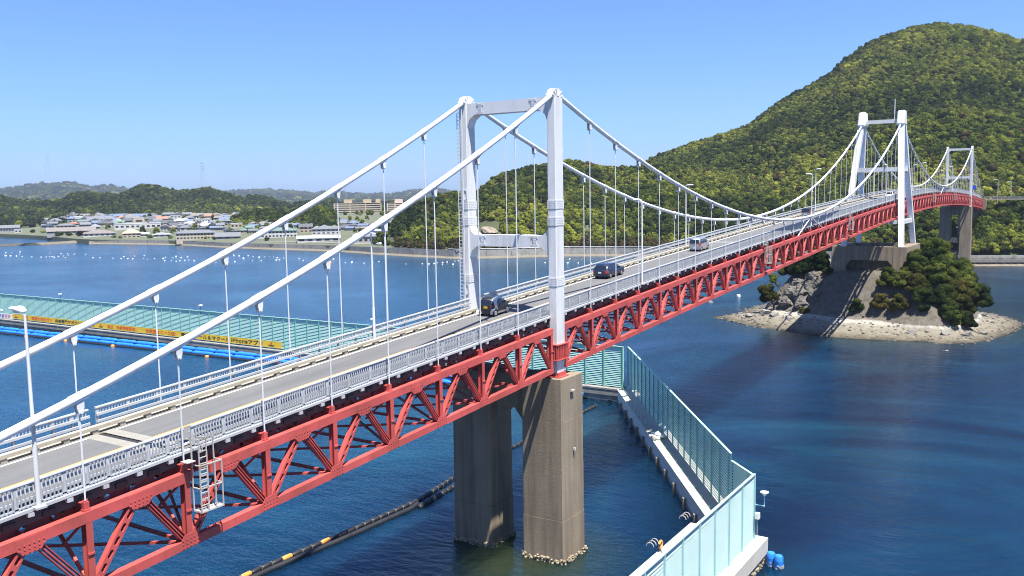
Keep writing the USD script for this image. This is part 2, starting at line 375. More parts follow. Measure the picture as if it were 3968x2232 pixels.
paint('seabed_sand', (0.012, 0.035, 0.05), 0.95, 0.5, 0.05)

# ------------------------------------------------------------------ bridge geometry: x across (right = +), y along, z up
HW, PANEL, GAP = 4.216, 4.9135, 5.8423
_zt = np.array([(-78, 14.85), (-60, 15.97), (-40, 17.21), (-20, 18.43), (0, 19.66), (20, 20.85), (40, 22.0), (60, 23.06), (80, 24.02), (100, 24.87), (116, 25.5), (140, 26.55), (160, 27.4), (180, 28.2), (199, 28.58), (224, 28.78), (245, 28.78), (260, 28.68), (285, 28.35), (310, 27.8), (340, 26.7), (372, 25.15)])
_zc = np.polyfit((_zt[:, 0] - 150) / 150, _zt[:, 1], 7)


def zs(y):
    """level of the hanger sockets; the road lies 0.35 m above it"""
    return np.polyval(_zc, (np.asarray(y, float) - 150) / 150)


ROAD = 0.35
ZT = (37.3, 45.3, 45.6)


def cable_z(y):
    y = np.asarray(y, float)
    side = 26.334 * (y / 100) ** 2 + 50.585 * y / 100 + 37.7
    t = y / 160
    m1 = 23.806 + 0  # kept for reference of the first main span's fit
    main1 = 23.806 * (y / 100) ** 2 * 0 + (37.606 * (y / 100) ** 0 * 0) + (37.7 + (45.3 - 37.7) * t - 4 * 15.55 * t * (1 - t))
    t2 = (y - 160) / 160
    main2 = 45.3 + (45.6 - 45.3) * t2 - 4 * 14.6 * t2 * (1 - t2)
    t3 = (y - 320) / 50.4
    side2 = 45.6 + (26.6 - 45.6) * t3 - 4 * 1.3 * t3 * (1 - t3)
    return np.where(y <= 0, side, np.where(y <= 160, main1, np.where(y <= 320, main2, side2)))


def hangers(y0, sign, n):
    return [y0 + sign * (GAP + PANEL * k) for k in range(n)]


H_SIDE = hangers(0, -1, 14)
H_ONE = hangers(0, 1, 31)
H_TWO = hangers(160, 1, 31)
H_END = hangers(320, 1, 9)

bridge = thing('suspension_bridge', 'white and red road suspension bridge with two slim portal towers and a splayed middle tower', 'bridge')


def ysweep(prof, ys, x0=0.0, dz=0.0, mb=None):
    """a convex (x, z) profile carried along the road's rise"""
    mb = mb or MB()
    prof = np.asarray(prof, float); ys = np.asarray(ys, float); n = len(prof); z = zs(ys) + dz
    v = np.stack([np.repeat((prof[None, :, 0] + x0), len(ys), 0), np.repeat(ys[:, None], n, 1), prof[None, :, 1] + z[:, None]], -1).reshape(-1, 3)
    m = len(ys); i, j = np.meshgrid(np.arange(m - 1), np.arange(n), indexing='ij')
    q = np.stack([i * n + j, i * n + (j + 1) % n, (i + 1) * n + (j + 1) % n, (i + 1) * n + j], -1).reshape(-1, 4)
    f = np.vstack([q[:, [0, 2, 1]], q[:, [0, 3, 2]]])
    e = (m - 1) * n
    f = np.vstack([f, [[0, k, k + 1] for k in range(1, n - 1)], [[e, e + k + 1, e + k] for k in range(1, n - 1)]])
    return mb.add(v, f)


def rp(x0, x1, z0, z1):
    return [(x0, z0), (x1, z0), (x1, z1), (x0, z1)]


def yr(a, b, step=4.0):
    return np.linspace(a, b, max(2, int(round(abs(b - a) / step)) + 1))


Y0, Y1 = -76.0, 370.4
# --- road surface
road = thing('road', None, None); tag(road, kind='structure')
JOINTS = [(-35.75, -34.15)]
for a, b in ((Y0, -35.75), (-34.15, 470.0)):
    def zz(y): return np.where(y > Y1, zs(Y1), zs(np.minimum(y, Y1)))
    ys = yr(a, min(b, Y1))
    m = MB(); z = zs(ys) + ROAD
    v = np.concatenate([np.stack([np.full_like(ys, -3.02), ys, z], 1), np.stack([np.full_like(ys, 3.02), ys, z], 1)])
    n = len(ys); f = [[i, n + i, n + i + 1, i + 1] for i in range(n - 1)]
    m.add(v, np.array(f)); obj('carriageway', m, 'asphalt', road)


def stripe(x0, x1, a, b, name, mt, h=0.004, step=4.0):
    ys = yr(a, b, step); n = len(ys); z = zs(ys) + ROAD + h
    v = np.concatenate([np.stack([np.full_like(ys, x0), ys, z], 1), np.stack([np.full_like(ys, x1), ys, z], 1)])
    return obj(name, (v, np.array([[i, n + i, n + i + 1, i + 1] for i in range(n - 1)])), mt, road)


for a, b in ((Y0, -35.75), (-34.15, Y1)):
    stripe(-2.84, -2.69, a, b, 'edge_line', 'line_white')
    stripe(2.69, 2.84, a, b, 'edge_line', 'line_white')
    stripe(0.26, 0.42, a, b, 'centre_line', 'line_orange')
# expansion joint with two concrete strips and a dark gap, and narrow joints further on
for a, b, nm, mt, h in ((-35.75, -35.12, 'joint_strip', 'joint_concrete', 0.0), (-34.78, -34.15, 'joint_strip', 'joint_concrete', 0.0), (-35.12, -34.78, 'joint_gap', 'dark_steel', -0.05)):
    stripe(-3.02, 3.02, a, b, nm, mt, h, 0.3)
for y in (54.9, 104.1, 214.0, 263.9):
    stripe(-3.0, 3.0, y - 0.12, y + 0.0, 'joint_strip', 'line_white', 0.006, 0.2)
    stripe(-3.0, 3.0, y + 0.55, y + 0.67, 'joint_strip', 'line_white', 0.006, 0.2)

# --- deck under the road, kerbs, stringers, floor beams
deck = part_group('deck', bridge)
ys = yr(Y0, Y1, 4)
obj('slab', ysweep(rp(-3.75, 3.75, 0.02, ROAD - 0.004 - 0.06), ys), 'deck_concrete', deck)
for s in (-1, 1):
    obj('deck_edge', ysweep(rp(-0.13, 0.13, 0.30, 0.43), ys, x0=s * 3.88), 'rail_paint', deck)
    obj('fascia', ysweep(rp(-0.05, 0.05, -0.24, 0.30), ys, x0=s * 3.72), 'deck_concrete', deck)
    obj('gutter', ysweep(rp(-0.33, 0.33, 0.26, 0.33), ys, x0=s * 3.41), 'kerb_concrete' if s < 0 else 'asphalt', deck)
    for a, b in () if s > 0 else ((Y0, -0.75), (0.75, 158.4), (161.6, 319.2), (320.8, Y1)):
        obj('guard_kerb', ysweep(rp(-0.17, 0.17, 0.55, 0.74), yr(a, b), x0=s * 3.22), 'kerb_concrete', deck)
        kb = MB(); y = (-33.5 if s > 0 and a < -40 else a + 0.6)
        while y < b:
            kb.box((s * 3.22, y, zs(y) + 0.44), (0.26, 0.32, 0.22)); y += 1.55
        obj('kerb_block', kb, 'kerb_concrete', deck).SetCustomDataByKey('kind', 'stuff')
    # outer stringer: a web with round holes under the deck edge
    sb = MB()
    for y in np.arange(-75.6, 160, 1.25):
        z = float(zs(y + .62)) - .22
        sb.prism(rect(1.25, 0.62).difference(Point(0, 0.02).buffer(0.13, quad_segs=3)), 0.03, frame((s * 3.35, y + 0.62, z - 0.33), (0, 1, (zs(y + 1.2) - zs(y)) / 1.2), (0, 0, 1)))
    obj('stringer', sb, 'red_steel', deck)
    obj('stringer_flange', ysweep(rp(-0.12, 0.12, -0.90, -0.85), ys, x0=s * 3.35), 'red_steel', deck)
for x in (-1.9, 0.0, 1.9):
    obj('stringer', ysweep(rp(-0.1, 0.1, -0.55, 0.0), ys, x0=x), 'red_steel', deck)
beams = MB()
for y in H_SIDE + H_ONE + H_TWO + H_END:
    for x0, x1 in ((-4.05, 4.05),):
        z = float(zs(y)); beams.bb(x0, x1, y - 0.03, y + 0.03, z - 0.95, z - 0.12); beams.bb(x0, x1, y - 0.14, y + 0.14, z - 0.12, z - 0.08); beams.bb(x0, x1, y - 0.14, y + 0.14, z - 0.98, z - 0.94)
obj('floor_beam', beams, 'red_steel', deck).SetCustomDataByKey('kind', 'stuff')
br = MB(); boxes = MB()
for s in (-1, 1):
    for y in np.arange(-75.2, Y1 - 1, 1.64):
        z = float(zs(y)); br.bar((s * 3.38, y, z - 0.45), (s * 3.9, y, z + 0.20), 0.08, 0.10, (0, 1, 0))
        br.bb(s * 3.80 - .05, s * 3.80 + .05, y + .55, y + 1.1, z - .12, z + .12)
        boxes.bb(s * 3.92 - .10, s * 3.92 + .10, y - .13, y + .13, z + 0.10, z + 0.27)
obj('deck_bracket', br, 'dark_steel', deck).SetCustomDataByKey('kind', 'stuff')
obj('scupper', boxes, 'rail_paint', deck).SetCustomDataByKey('kind', 'stuff')

# --- stiffening trusses
RC = -0.68   # top chord centre below socket level
BC = -3.85   # bottom chord centre


def chord_pts(y, c):
    return np.array([0, y, float(zs(y)) + c])


def build_truss(name, s, nodes, lower, label, detail, top_gap=None, mid_of=None):
    """nodes: y of the lower nodes (hangers); lower: (y start, y end)"""
    x = s * HW
    t = part_group(name, bridge)
    if label:
        tag(t, label)
    a, b = lower
    segs = [(a, b)] if not top_gap else [(a, top_gap[0]), (top_gap[1], b)]
    for p, q in segs:
        obj('top_chord', ysweep(rp(-0.19, 0.19, RC - 0.24, RC + 0.24), yr(p, q, 2.46), x0=x), 'red_steel', t)
    obj('bottom_chord', ysweep(rp(-0.19, 0.19, BC - 0.21, BC + 0.21), yr(a, b, 2.46), x0=x), 'red_steel', t)
    low = sorted([a] + list(nodes) + [b])
    rest = MB(); gus = MB()

    def emit(nm, m):
        if detail:
            obj(nm, m, 'red_steel', t)
        else:
            rest.add(*m.get())

    def holes(p, q, w, th):
        p, q = np.asarray(p, float), np.asarray(q, float)
        L = np.linalg.norm(q - p); d = (q - p) / L
        poly = rect(L, w, L / 2, 0)
        k = 5
        for i in range(k):
            poly = poly.difference(oval(0.40, 0.17, L * (0.2 + 0.62 * i / (k - 1)), 0))
        m = MB(); n = np.array([1.0, 0, 0]); e = np.cross(n, d)
        if detail:
            m.prism(poly, th, frame(p - n * th / 2, d, e, n))
        else:
            m.bar(p, q, w, th, n) if False else m.bar(p, q, w, th, (1, 0, 0))
        return m

    for i, y in enumerate(low):
        z = float(zs(y))
        end = (i == 0 or i == len(low) - 1)
        pl = np.array([x, y, z + BC]); pt = np.array([x, y, z + RC])
        yy = y + (0.2 if i == 0 else -0.2 if i == len(low) - 1 else 0)
        mv = MB()   # I-section vertical
        zz0, zz1 = z + BC + .22, z + RC - .24
        mv.bb(x - .17, x + .17, yy - .02, yy + .02, zz0, zz1)
        for q in (-1, 1):
            mv.bb(x + q * .17 - .015, x + q * .17 + .015, yy - .15, yy + .15, zz0, zz1)
        if detail:
            mv.bb(x + s * .19, x + s * .24, yy - .15, yy + .15, (zz0 + zz1) / 2 - .04, (zz0 + zz1) / 2 + .04)
        emit('vertical', mv)
        if i < len(low) - 1:
            y2 = low[i + 1]; short = (i == 0 or i + 1 == len(low) - 1)
            ym = (y + y2) / 2
            if i == 0:
                ym = y + 2.45
            if i + 1 == len(low) - 1:
                ym = y2 - 2.45
            top = np.array([x, ym, float(zs(ym)) + RC - .1]); lo1 = np.array([x, y + .12, z + BC + .1]); lo2 = np.array([x, y2 - .12, float(zs(y2)) + BC + .1])
            emit('perforated_diagonal', holes(lo1, top + [0, -.16, 0], 0.36, 0.30))
            dd = MB(); p, q = top + np.array([0, .16, 0]), lo2
            dv = (q - p) / np.linalg.norm(q - p); nn = np.cross([1, 0, 0], dv)
            if detail:
                dd.bar(p, q, 0.30, 0.04, (1, 0, 0)) if False else None
                dd.bar(p, q, 0.05, 0.30, (1, 0, 0))
                for e in (-1, 1):
                    dd.bar(p + nn * e * .13, q + nn * e * .13, 0.03, 0.30, (1, 0, 0)) if False else dd.bar(p + nn * e * .13, q + nn * e * .13, 0.035, 0.30, (1, 0, 0))
            else:
                dd.bar(p, q, 0.28, 0.28, (1, 0, 0))
            emit('diagonal', dd)
            # gusset at the upper node
            if detail:
                g = MB(); d0 = float(zs(ym))
                sl = float(zs(ym + 1) - zs(ym))
                poly = Polygon([(-.62, .2), (.62, .2), (.62, -.22), (.36, -.50), (-.36, -.50), (-.62, -.22)])
                for e in (-1, 1):
                    g.prism(poly, 0.02, frame((x + e * .195 - .01, ym, d0 + RC), (0, 1, sl), (0, 0, 1)))
                    for bx in np.arange(-.5, .51, .2):
                        for bz in (-.1, -.28) + ((-.42,) if abs(bx) < .32 else ()):
                            g.box((x + e * .212, ym + bx, d0 + RC + bz + bx * sl), (.03, .06, .06))
                obj('gusset', g, 'red_steel', t)
        if detail and not end:
            g = MB(); sl = float(zs(y + 1) - zs(y))
            poly = Polygon([(-.55, -.19), (.55, -.19), (.55, .20), (.32, .48), (-.32, .48), (-.55, .20)])
            for e in (-1, 1):
                g.prism(poly, 0.02, frame((x + e * .195 - .01, y, z + BC), (0, 1, sl), (0, 0, 1)))
                for bx in np.arange(-.42, .43, .21):
                    for bz in (-.1, .08, .26):
                        g.box((x + e * .212, y + bx, z + BC + bz + bx * sl), (.03, .06, .06))
            obj('gusset', g, 'red_steel', t)
    if not detail:
        tag(obj('web_member', rest, 'red_steel', t), kind='stuff')
    return t


NEARTOP = (-34.95, -34.0)
for s, nm in ((1, 'right'), (-1, 'left')):
    build_truss('stiffening_truss', s, H_SIDE, (-76.0, -0.95), None, s > 0, NEARTOP)
    build_truss('stiffening_truss', s, H_ONE, (0.95, 159.3), None, s > 0)
    build_truss('stiffening_truss', s, H_TWO, (160.7, 319.05), None, False)
    build_truss('stiffening_truss', s, H_END, (320.95, Y1), None, False)

# --- bracing between the two trusses
brace = part_group('cross_bracing', bridge)
mcross, mlat = MB(), MB()
for grp in (H_SIDE[::-1], H_ONE, H_TWO, H_END):
    for i, y in enumerate(grp):
        z = float(zs(y))
        lo = lambda s, yy=y, zz=z: np.array([s * HW, yy, zz + BC])
        up = lambda s, yy=y, zz=z: np.array([s * (HW - .2), yy, zz - .9])
        mcross.bar(lo(-1), lo(1), .16, .16)
        for s in (-1, 1):
            mcross.bar(lo(s) + [0, 0, .1], np.array([s * 1.0, y, z - .95]), .13, .13, (0, 1, 0))
            mcross.bar(np.array([s * 2.2, y, z + (BC - .95) / 2]), np.array([s * 3.95, y, z - 1.0]), .10, .10, (0, 1, 0))
        if i + 1 < len(grp):
            y2 = grp[i + 1]; z2 = float(zs(y2)); ym = (y + y2) / 2; zm = float(zs(ym))
            mlat.bar((-HW, y, z + BC + .03), (HW, y2, z2 + BC + .03), .14, .12); mlat.bar((HW, y, z + BC - .10), (-HW, y2, z2 + BC - .10), .14, .12)
            for s in (-1, 1):   # struts of the top chord
                mlat.bar((s * HW, ym, zm + RC), (s * 3.3, ym, zm - .55), .12, .12)
            mlat.bar((-HW, ym, zm + RC - .1), (HW, ym, zm + RC - .1), .12, .14)
obj('cross_frame', mcross, 'red_steel', brace).SetCustomDataByKey('kind', 'stuff')
obj('lateral_brace', mlat, 'red_steel', brace).SetCustomDataByKey('kind', 'stuff')

# --- main cables and hangers
for s in (-1, 1):
    g = part_group('main_cable', bridge)
    for a, b in ((-78, 0), (0, 160), (160, 320), (320, Y1)):
        yy = np.linspace(a, b, 41)
        obj('cable_length', MB().tube(np.stack([np.full_like(yy, s * HW), yy, cable_z(yy)], 1), 0.19, 12), 'white_steel', g, smooth=50)


def hanger(s, y, detail):
    x = s * HW; zc = float(cable_z(y)); z0 = float(zs(y))
    sl = float(cable_z(y + .5) - cable_z(y - .5))
    g = part_group('hanger', bridge)
    c = MB()
    d = np.array([0, 1, sl]); d /= np.linalg.norm(d)
    p = np.array([x, y, zc])
    c.tube([p - d * .42, p - d * .38, p + d * .38, p + d * .42], [.195, .215, .215, .195], 10)
    poly = Polygon([(-.17, -.1), (.17, -.1), (.16, -.44), (.07, -.72), (-.07, -.72), (-.16, -.44)])
    for e in (-.12, .12):
        c.prism(poly, .04, frame((x + e - .02, y, zc), (0, 1, 0), (0, 0, 1)))
    c.tube([(x - .2, y, zc - .62), (x + .2, y, zc - .62)], .07, 8)
    rz = max(zc - .62, z0 + .45)
    if zc - .7 > z0 + .3:
        obj('rope', MB().tube([(x, y, z0 + .0), (x, y, zc - .62)], .040, 6), 'white_steel', g)
    obj('clamp', c, 'white_steel', g)
    k = MB()
    k.bb(x - .13, x + .13, y - .15, y + .15, z0 - .45, z0 - .36)
    k.bb(x - .085, x + .085, y - .12, y + .12, z0 - .36, z0 - .04)
    for e in (-.08, .08):
        k.tube([(x, y + e, z0 - .04), (x, y + e, z0 + .05)], .035, 6)
    obj('socket', k, 'red_steel', g)


for s in (1, -1):
    for y in H_SIDE + H_ONE + H_TWO + H_END:
        hanger(s, y, True)
# centre stays that tie the cable to the truss at mid span
for yc in (H_ONE[15], H_TWO[15]):
    for s in (-1, 1):
        st = MB()
        for e in (-1, 1):
            st.tube([(s * HW, yc, float(cable_z(yc)) - .15), (s * HW, yc + e * 7.4, float(zs(yc + e * 7.4)) - .4)], .085, 7)
        obj('centre_stay', st, 'white_steel', bridge)

# --- portal towers
def portal(y0, ztop, zmid, zbase, hwid, dep, beam_h, label, xin, ladder=False):
    t = part_group('tower', bridge); tag(t, label)
    fil = 1.0
    for s in (-1, 1):
        x = s * HW
        lg = MB()
        # leg with a slight taper towards its foot
        prof = [(zbase, .31), (zbase + .5, .32), (zbase + 1.3, .37), (ztop, hwid / 2)] if zbase < 16 else [(zbase, .40), (zbase + 2.2, .42), (zbase + 2.6, .36 * 1.05), (ztop, hwid / 2)]
        ch = .05
        v, rings = [], []
        for z, h in prof:
            d = dep / 2 * (h / (hwid / 2)) ** .5
            v += [(x - h + ch, y0 - d, z), (x + h - ch, y0 - d, z), (x + h, y0 - d + ch, z), (x + h, y0 + d - ch, z), (x + h - ch, y0 + d, z), (x - h + ch, y0 + d, z), (x - h, y0 + d - ch, z), (x - h, y0 - d + ch, z)]
        n = 8; f = []
        for i in range(len(prof) - 1):
            for j in range(n):
                f.append([i * n + j, i * n + (j + 1) % n, (i + 1) * n + (j + 1) % n, (i + 1) * n + j])
        f = np.array(f); tri = np.vstack([f[:, [0, 1, 2]], f[:, [0, 2, 3]]])
        e = (len(prof) - 1) * n
        tri = np.vstack([tri, [[e, e + k, e + k + 1] for k in range(1, n - 1)], [[0, k + 1, k] for k in range(1, n - 1)]])
        lg.add(v, tri)
        obj('leg', lg, 'white_steel', t)
        # cable saddle with radiating ribs
        sd = MB()
        hw2 = hwid / 2 * .92
        arc = [(-.78, 0)] + [(-.78 * math.cos(a), .62 * math.sin(a) + .12) for a in np.linspace(.1, math.pi - .1, 9)] + [(.78, 0)]
        sd.prism(Polygon(arc), hw2 * 1.6, frame((x - hw2 * .8, y0, ztop - .02), (0, 1, 0), (0, 0, 1)))
        for a in np.linspace(.3, math.pi - .3, 6):
            for q in (-1, 1):
                sd.bar((x + q * hw2 * .86, y0, ztop - .02), (x + q * hw2 * .86, y0 - .86 * math.cos(a), ztop + .70 * math.sin(a)), .10, .05, (1, 0, 0))
        obj('saddle', sd, 'white_steel', t)
        # bolted splice plates
        if ladder:
            for zc in (zmid - 3.2, ztop - 8.3, zmid + 1.6):
                sp = MB()
                sp.bb(x - hwid / 2 - .02, x + hwid / 2 + .02, y0 - dep / 2 - .02, y0 + dep / 2 + .02, zc - .36, zc + .36)
                for bz in np.arange(-.28, .29, .14):
                    for bx in np.arange(-.28, .29, .112):
                        sp.box((x + bx, y0 - dep / 2 - .03, zc + bz), (.05, .03, .05))
                    for by in np.arange(-.45, .46, .15):
                        sp.box((x + hwid / 2 + .03, y0 + by, zc + bz), (.03, .05, .05))
                obj('splice_plate', sp, 'white_steel', t)
    # beams with filleted ends
    for zc in (zmid, ztop - .42):
        x0 = HW - hwid / 2 + .02; h = beam_h / 2
        top = zc + h
        L = x0
        pts = [(-L, -h - fil), (-L + .25, -h - .38), (-L + .75, -h)] + [(L - .75, -h), (L - .25, -h - .38), (L, -h - fil)]
        if zc == zmid:
            pts += [(L, h + .8), (L - .22, h + .28), (L - .6, h), (-L + .6, h), (-L + .22, h + .28), (-L, h + .8)]
        else:
            pts += [(L, h), (-L, h)]
        b = MB().prism(Polygon(pts), dep * .82, frame((0, y0 + dep * .41, zc), (1, 0, 0), (0, 0, 1)))
        obj('cross_beam', b, 'white_steel', t)
        if ladder:
            for xx in (-L + 1.35, L - 1.35):
                sp = MB()
                sp.bb(xx - .33, xx + .33, y0 - dep * .41 - .025, y0 - dep * .41 + .02, zc + h - .25, zc + h - .02); sp.bb(xx - .33, xx + .33, y0 - dep * .41 - .025, y0 - dep * .41 + .02, zc - h + .02, zc - h + .25)
                sp.bb(xx - .18, xx + .18, y0 - dep * .41 - .025, y0 - dep * .41 + .02, zc - h + .25, zc + h - .25)
                for bz in (-h + .08, -h + .19, -.12, .0, .12, h - .19, h - .08):
                    for bx in (-.24, -.12, .0, .12, .24):
                        if abs(bx) < .2 or abs(bz) > .2:
                            sp.box((xx + bx, y0 - dep * .41 - .035, zc + bz), (.05, .03, .05))
                obj('splice_plate', sp, 'white_steel', t)
    if ladder:
        xl = -HW - .06
        ld = part_group('ladder', t) if False else None
        rail = MB()
        for e in (-.24, .24):
            rail.bar((xl + e - .12, y0 - dep / 2 - .22, 20.2), (xl + e - .12, y0 - dep / 2 - .22, ztop - .3), .05, .06, (0, 1, 0))
        z = 20.5
        while z < ztop - .4:
            rail.bb(xl - .36, xl + .12, y0 - dep / 2 - .24, y0 - dep / 2 - .20, z - .02, z + .02)
            rail.bb(xl - .38, xl - .34, y0 - dep / 2 - .22, y0 - dep / 2 + .02, z - .02, z + .02)
            z += .31
        obj('ladder', rail, 'white_steel', t)
        # manhole covers
        mh = MB()
        for zz in (ztop - 7.4, 22.0):
            mh.prism(LineString([(0, -.25), (0, .25)]).buffer(.2, quad_segs=4).difference(LineString([(0, -.25), (0, .25)]).buffer(.13, quad_segs=4)), .03, frame((-HW + .12, y0 - dep / 2 - .025, zz), (1, 0, 0), (0, 0, 1), (0, -1, 0)))
        obj('manhole_cover', mh, 'white_steel', t)
    return t


T1 = portal(0.0, 37.3, 26.08, 15.55, 0.74, 1.25, 0.95, 'near white portal tower with a ladder up its left leg', 0, True)
for s in (-1, 1):   # red bearings of the near tower
    x = s * HW
    m = MB()
    m.bb(x - .46, x + .46, -.80, .80, 16.66, 17.86)
    for yy in np.linspace(-.8, .8, 7):
        m.bb(x + s * .5, x + s * .58, yy - .03, yy + .03, 16.66, 17.86)
    for xx in np.linspace(-.45, .45, 5):
        m.bb(x + xx - .03, x + xx + .03, -.92, -.85, 16.66, 17.86)
    m.bb(x - .55, x + .6, -.95, .9, 17.84, 17.9); m.bb(x - .55, x + .6, -.95, .9, 16.62, 16.68)
    obj('bearing_bracket', m, 'red_steel', T1)
    f = MB(); f.bb(x - .62, x + .62, -.75, .75, 15.19, 15.27); f.bb(x - .45, x + .45, -.5, .5, 15.27, 15.58)
    for xx in np.linspace(-.4, .4, 5):
        f.bb(x + xx - .03, x + xx + .03, -.65, .65, 15.27, 15.52)
    obj('foot_bearing', f, 'red_steel', T1)
T3 = portal(320.0, 45.4, 34.3, 23.05, 0.80, 1.25, 0.80, 'far white portal tower at the wooded end of the bridge', 0, False)
# middle tower: two A frames
T2 = part_group('tower', bridge); tag(T2, 'middle white tower of splayed legs with broad rounded heads')
ZB, XB, SB = 17.1, 6.15, 8.4
apex = lambda s, e: np.array([s * (HW + .02), 160 + e * .75, 46.2])
base = lambda s, e: np.array([s * XB, 160 + e * SB, ZB])


def at_z(s, e, z):
    b, a = base(s, e), apex(s, e); t = (z - ZB) / (46.2 - ZB); return b + (a - b) * t


for s in (-1, 1):
    for e in (-1, 1):
        m = MB(); v = []
        for z in (ZB, 46.0):
            c = at_z(s, e, z); w = .56 if z == ZB else .66; d = .62 if z == ZB else .62
            v += [c + [-w, -d, 0], c + [w, -d, 0], c + [w, d, 0], c + [-w, d, 0]]
        m.add(v, [[0, 1, 5, 4], [1, 2, 6, 5], [2, 3, 7, 6], [3, 0, 4, 7], [4, 5, 6, 7], [3, 2, 1, 0]])
        obj('leg', m, 'white_steel', T2)
    # rounded head
    hd = manifold3d.Manifold.batch_hull([manifold3d.Manifold.sphere(r, 16).translate((s * HW + xx * 1, yy, zz)) for xx, yy, zz, r in
        [(q * .45, 160 + p * 1.75, 44.9, .42) for q in (-1, 1) for p in (-1, 1)] + [(q * .36, 160 + p * .75, 47.4, .52) for q in (-1, 1) for p in (-1, 1)]])
    obj('tower_head', MB().mesh(hd), 'white_steel', T2, smooth=40)
    c0, c1 = at_z(s, -1, 22.62), at_z(s, 1, 22.62)
    obj('tie_beam', MB().bar(c0, c1, .7, .95), 'white_steel', T2)
    c0, c1 = at_z(s, -1, 34.5), at_z(s, 1, 34.5)
    obj('tie_beam', MB().bar(c0, c1, .66, .85), 'white_steel', T2)
for e in (-1, 1):
    for z, h in ((22.62, .92), (34.5, .92)):
        obj('cross_beam', MB().bar(at_z(-1, e, z) + [.4, 0, 0], at_z(1, e, z) - [.4, 0, 0], .8, h), 'white_steel', T2)
obj('cross_beam', MB().bb(-HW + .3, HW - .3, 159.4, 160.6, 45.15, 45.98), 'white_steel', T2)
obj('mast', MB().tube([(2.65, 160, 45.9), (2.65, 160, 50.6)], .09, 6), 'white_steel', T2)
bx = MB()
for s in (-1, 1):
    bx.bb(s * HW - .35, s * HW + .35, 152.8, 154.0, 23.1, 23.5); bx.bb(s * HW - .35, s * HW + .35, 166.0, 167.2, 23.1, 23.7)
obj('truss_bearing', bx, 'red_steel', T2)

# --- railings
def railing(s, a, b, detail, step, full):
    """s: side; full: pickets over the full height (seen on the right), else between top and middle rail"""
    x = s * 3.86
    g = part_group('railing', bridge)
    ys = yr(a, b, 3.0)
    xi = x - s * .12
    obj('top_rail', ysweep([(-.06, 1.42), (.06, 1.42), (.075, 1.47), (.06, 1.53), (-.06, 1.53), (-.075, 1.47)], ys, x0=x), 'rail_paint', g)
    obj('middle_rail', ysweep(rp(-.05, .05, 1.07, 1.20), ys, x0=xi), 'rail_paint', g)
    obj('lower_rail', ysweep(rp(-.05, .05, .70, .83), ys, x0=xi), 'rail_paint', g)
    obj('bottom_rail', ysweep(rp(-.03, .03, .50, .56), ys, x0=x), 'rail_paint', g)
    allp = MB()
    for y in np.arange(a + .1, b, step):
        z = float(zs(y)); m = MB()
        m.bb(x - .03, x + .03, y - .085, y + .085, z + .42, z + 1.44); m.bb(x - s * .07 - .015, x - s * .07 + .015, y - .05, y + .05, z + .42, z + 1.2)
        if detail:
            obj('post', m, 'rail_paint', g)
        else:
            allp.add(*m.get())
    if not detail:
        tag(obj('post', allp, 'rail_paint', g), kind='stuff')
    pk = MB(); z0 = .52 if full else 1.14
    for y in np.arange(a + .1, b, .172 if detail else .24):
        z = float(zs(y))
        if full:   # slightly bowed pickets
            pk.bar((x, y, z + z0), (x + s * .05, y, z + 1.05), .04, .05, (0, 1, 0)); pk.bar((x + s * .05, y, z + 1.05), (x, y, z + 1.44), .04, .05, (0, 1, 0))
        else:
            pk.bb(x - .02, x + .02, y - .03, y + .03, z + z0, z + 1.44)
    tag(obj('picket', pk, 'rail_paint', g), kind='stuff')


for s in (1, -1):
    railing(s, Y0, -35.0, True, 1.0, s > 0)
    railing(s, -34.6, -0.75, True, 1.8, s > 0)
    railing(s, 0.75, 100.0, True, 1.8 if s > 0 else 2.4, s > 0)
    railing(s, 100.2, 319.2, False, 1.8, s > 0)
    railing(s, 320.8, Y1, False, 1.8, s > 0)

# --- caged inspection ladders hanging outside the truss
for y in (-34.5, 55.45, 105.8, 213.9, 263.9):
    g = part_group('inspection_ladder', bridge)
    z = float(zs(y)); x = HW + .32
    fr = MB(); zt, zb = z + .95, z - 2.35
    for yy in (y - .62, y - .22, y + .22, y + .62):
        fr.bar((x, yy, zb), (x, yy, zt), .05, .05, (0, 1, 0)); fr.bar((x + .55, yy, zb), (x + .55, yy, zt - 1.1), .05, .05, (0, 1, 0))
    for q in (zb, zb + 1.1, zb + 2.2):
        fr.bar((x + .55, y - .62, q), (x + .55, y + .62, q), .05, .05)
        for yy in (y - .62, y + .62):
            fr.bar((x, yy, q), (x + .55, yy, q), .05, .05)
    fr.bar((x, y - .22, zt), (x - .9, y - .22, zt - .1), .05, .05); fr.bar((x, y + .22, zt), (x - .9, y + .22, zt - .1), .05, .05)
    obj('ladder_frame', fr, 'ladder_steel', g)
    rg = MB()
    q = zb + .3
    while q < zt:
        rg.bb(x - .02, x + .02, y - .22, y + .22, q - .02, q + .02); rg.bb(x + .53, x + .57, y - .62, y - .22, q - .02, q + .02) if q < zt - 1.1 else None
        q += .3
    obj('ladder_rung', rg, 'ladder_steel', g)
    obj('ladder_platform', MB().bb(x, x + .58, y - .65, y + .65, zb - .06, zb - .01), 'ladder_steel', g)
    obj('ladder_shelf', MB().bb(x - .2, x + .3, y - 1.1, y - .62, z + .05, z + .09), 'ladder_steel', g)
# far end block of the trusses
obj('end_post', MB().bb(-4.5, 4.5, Y1 + .02, Y1 + 1.2, float(zs(Y1)) - 4.4, float(zs(Y1)) + .2), 'red_faded', bridge)

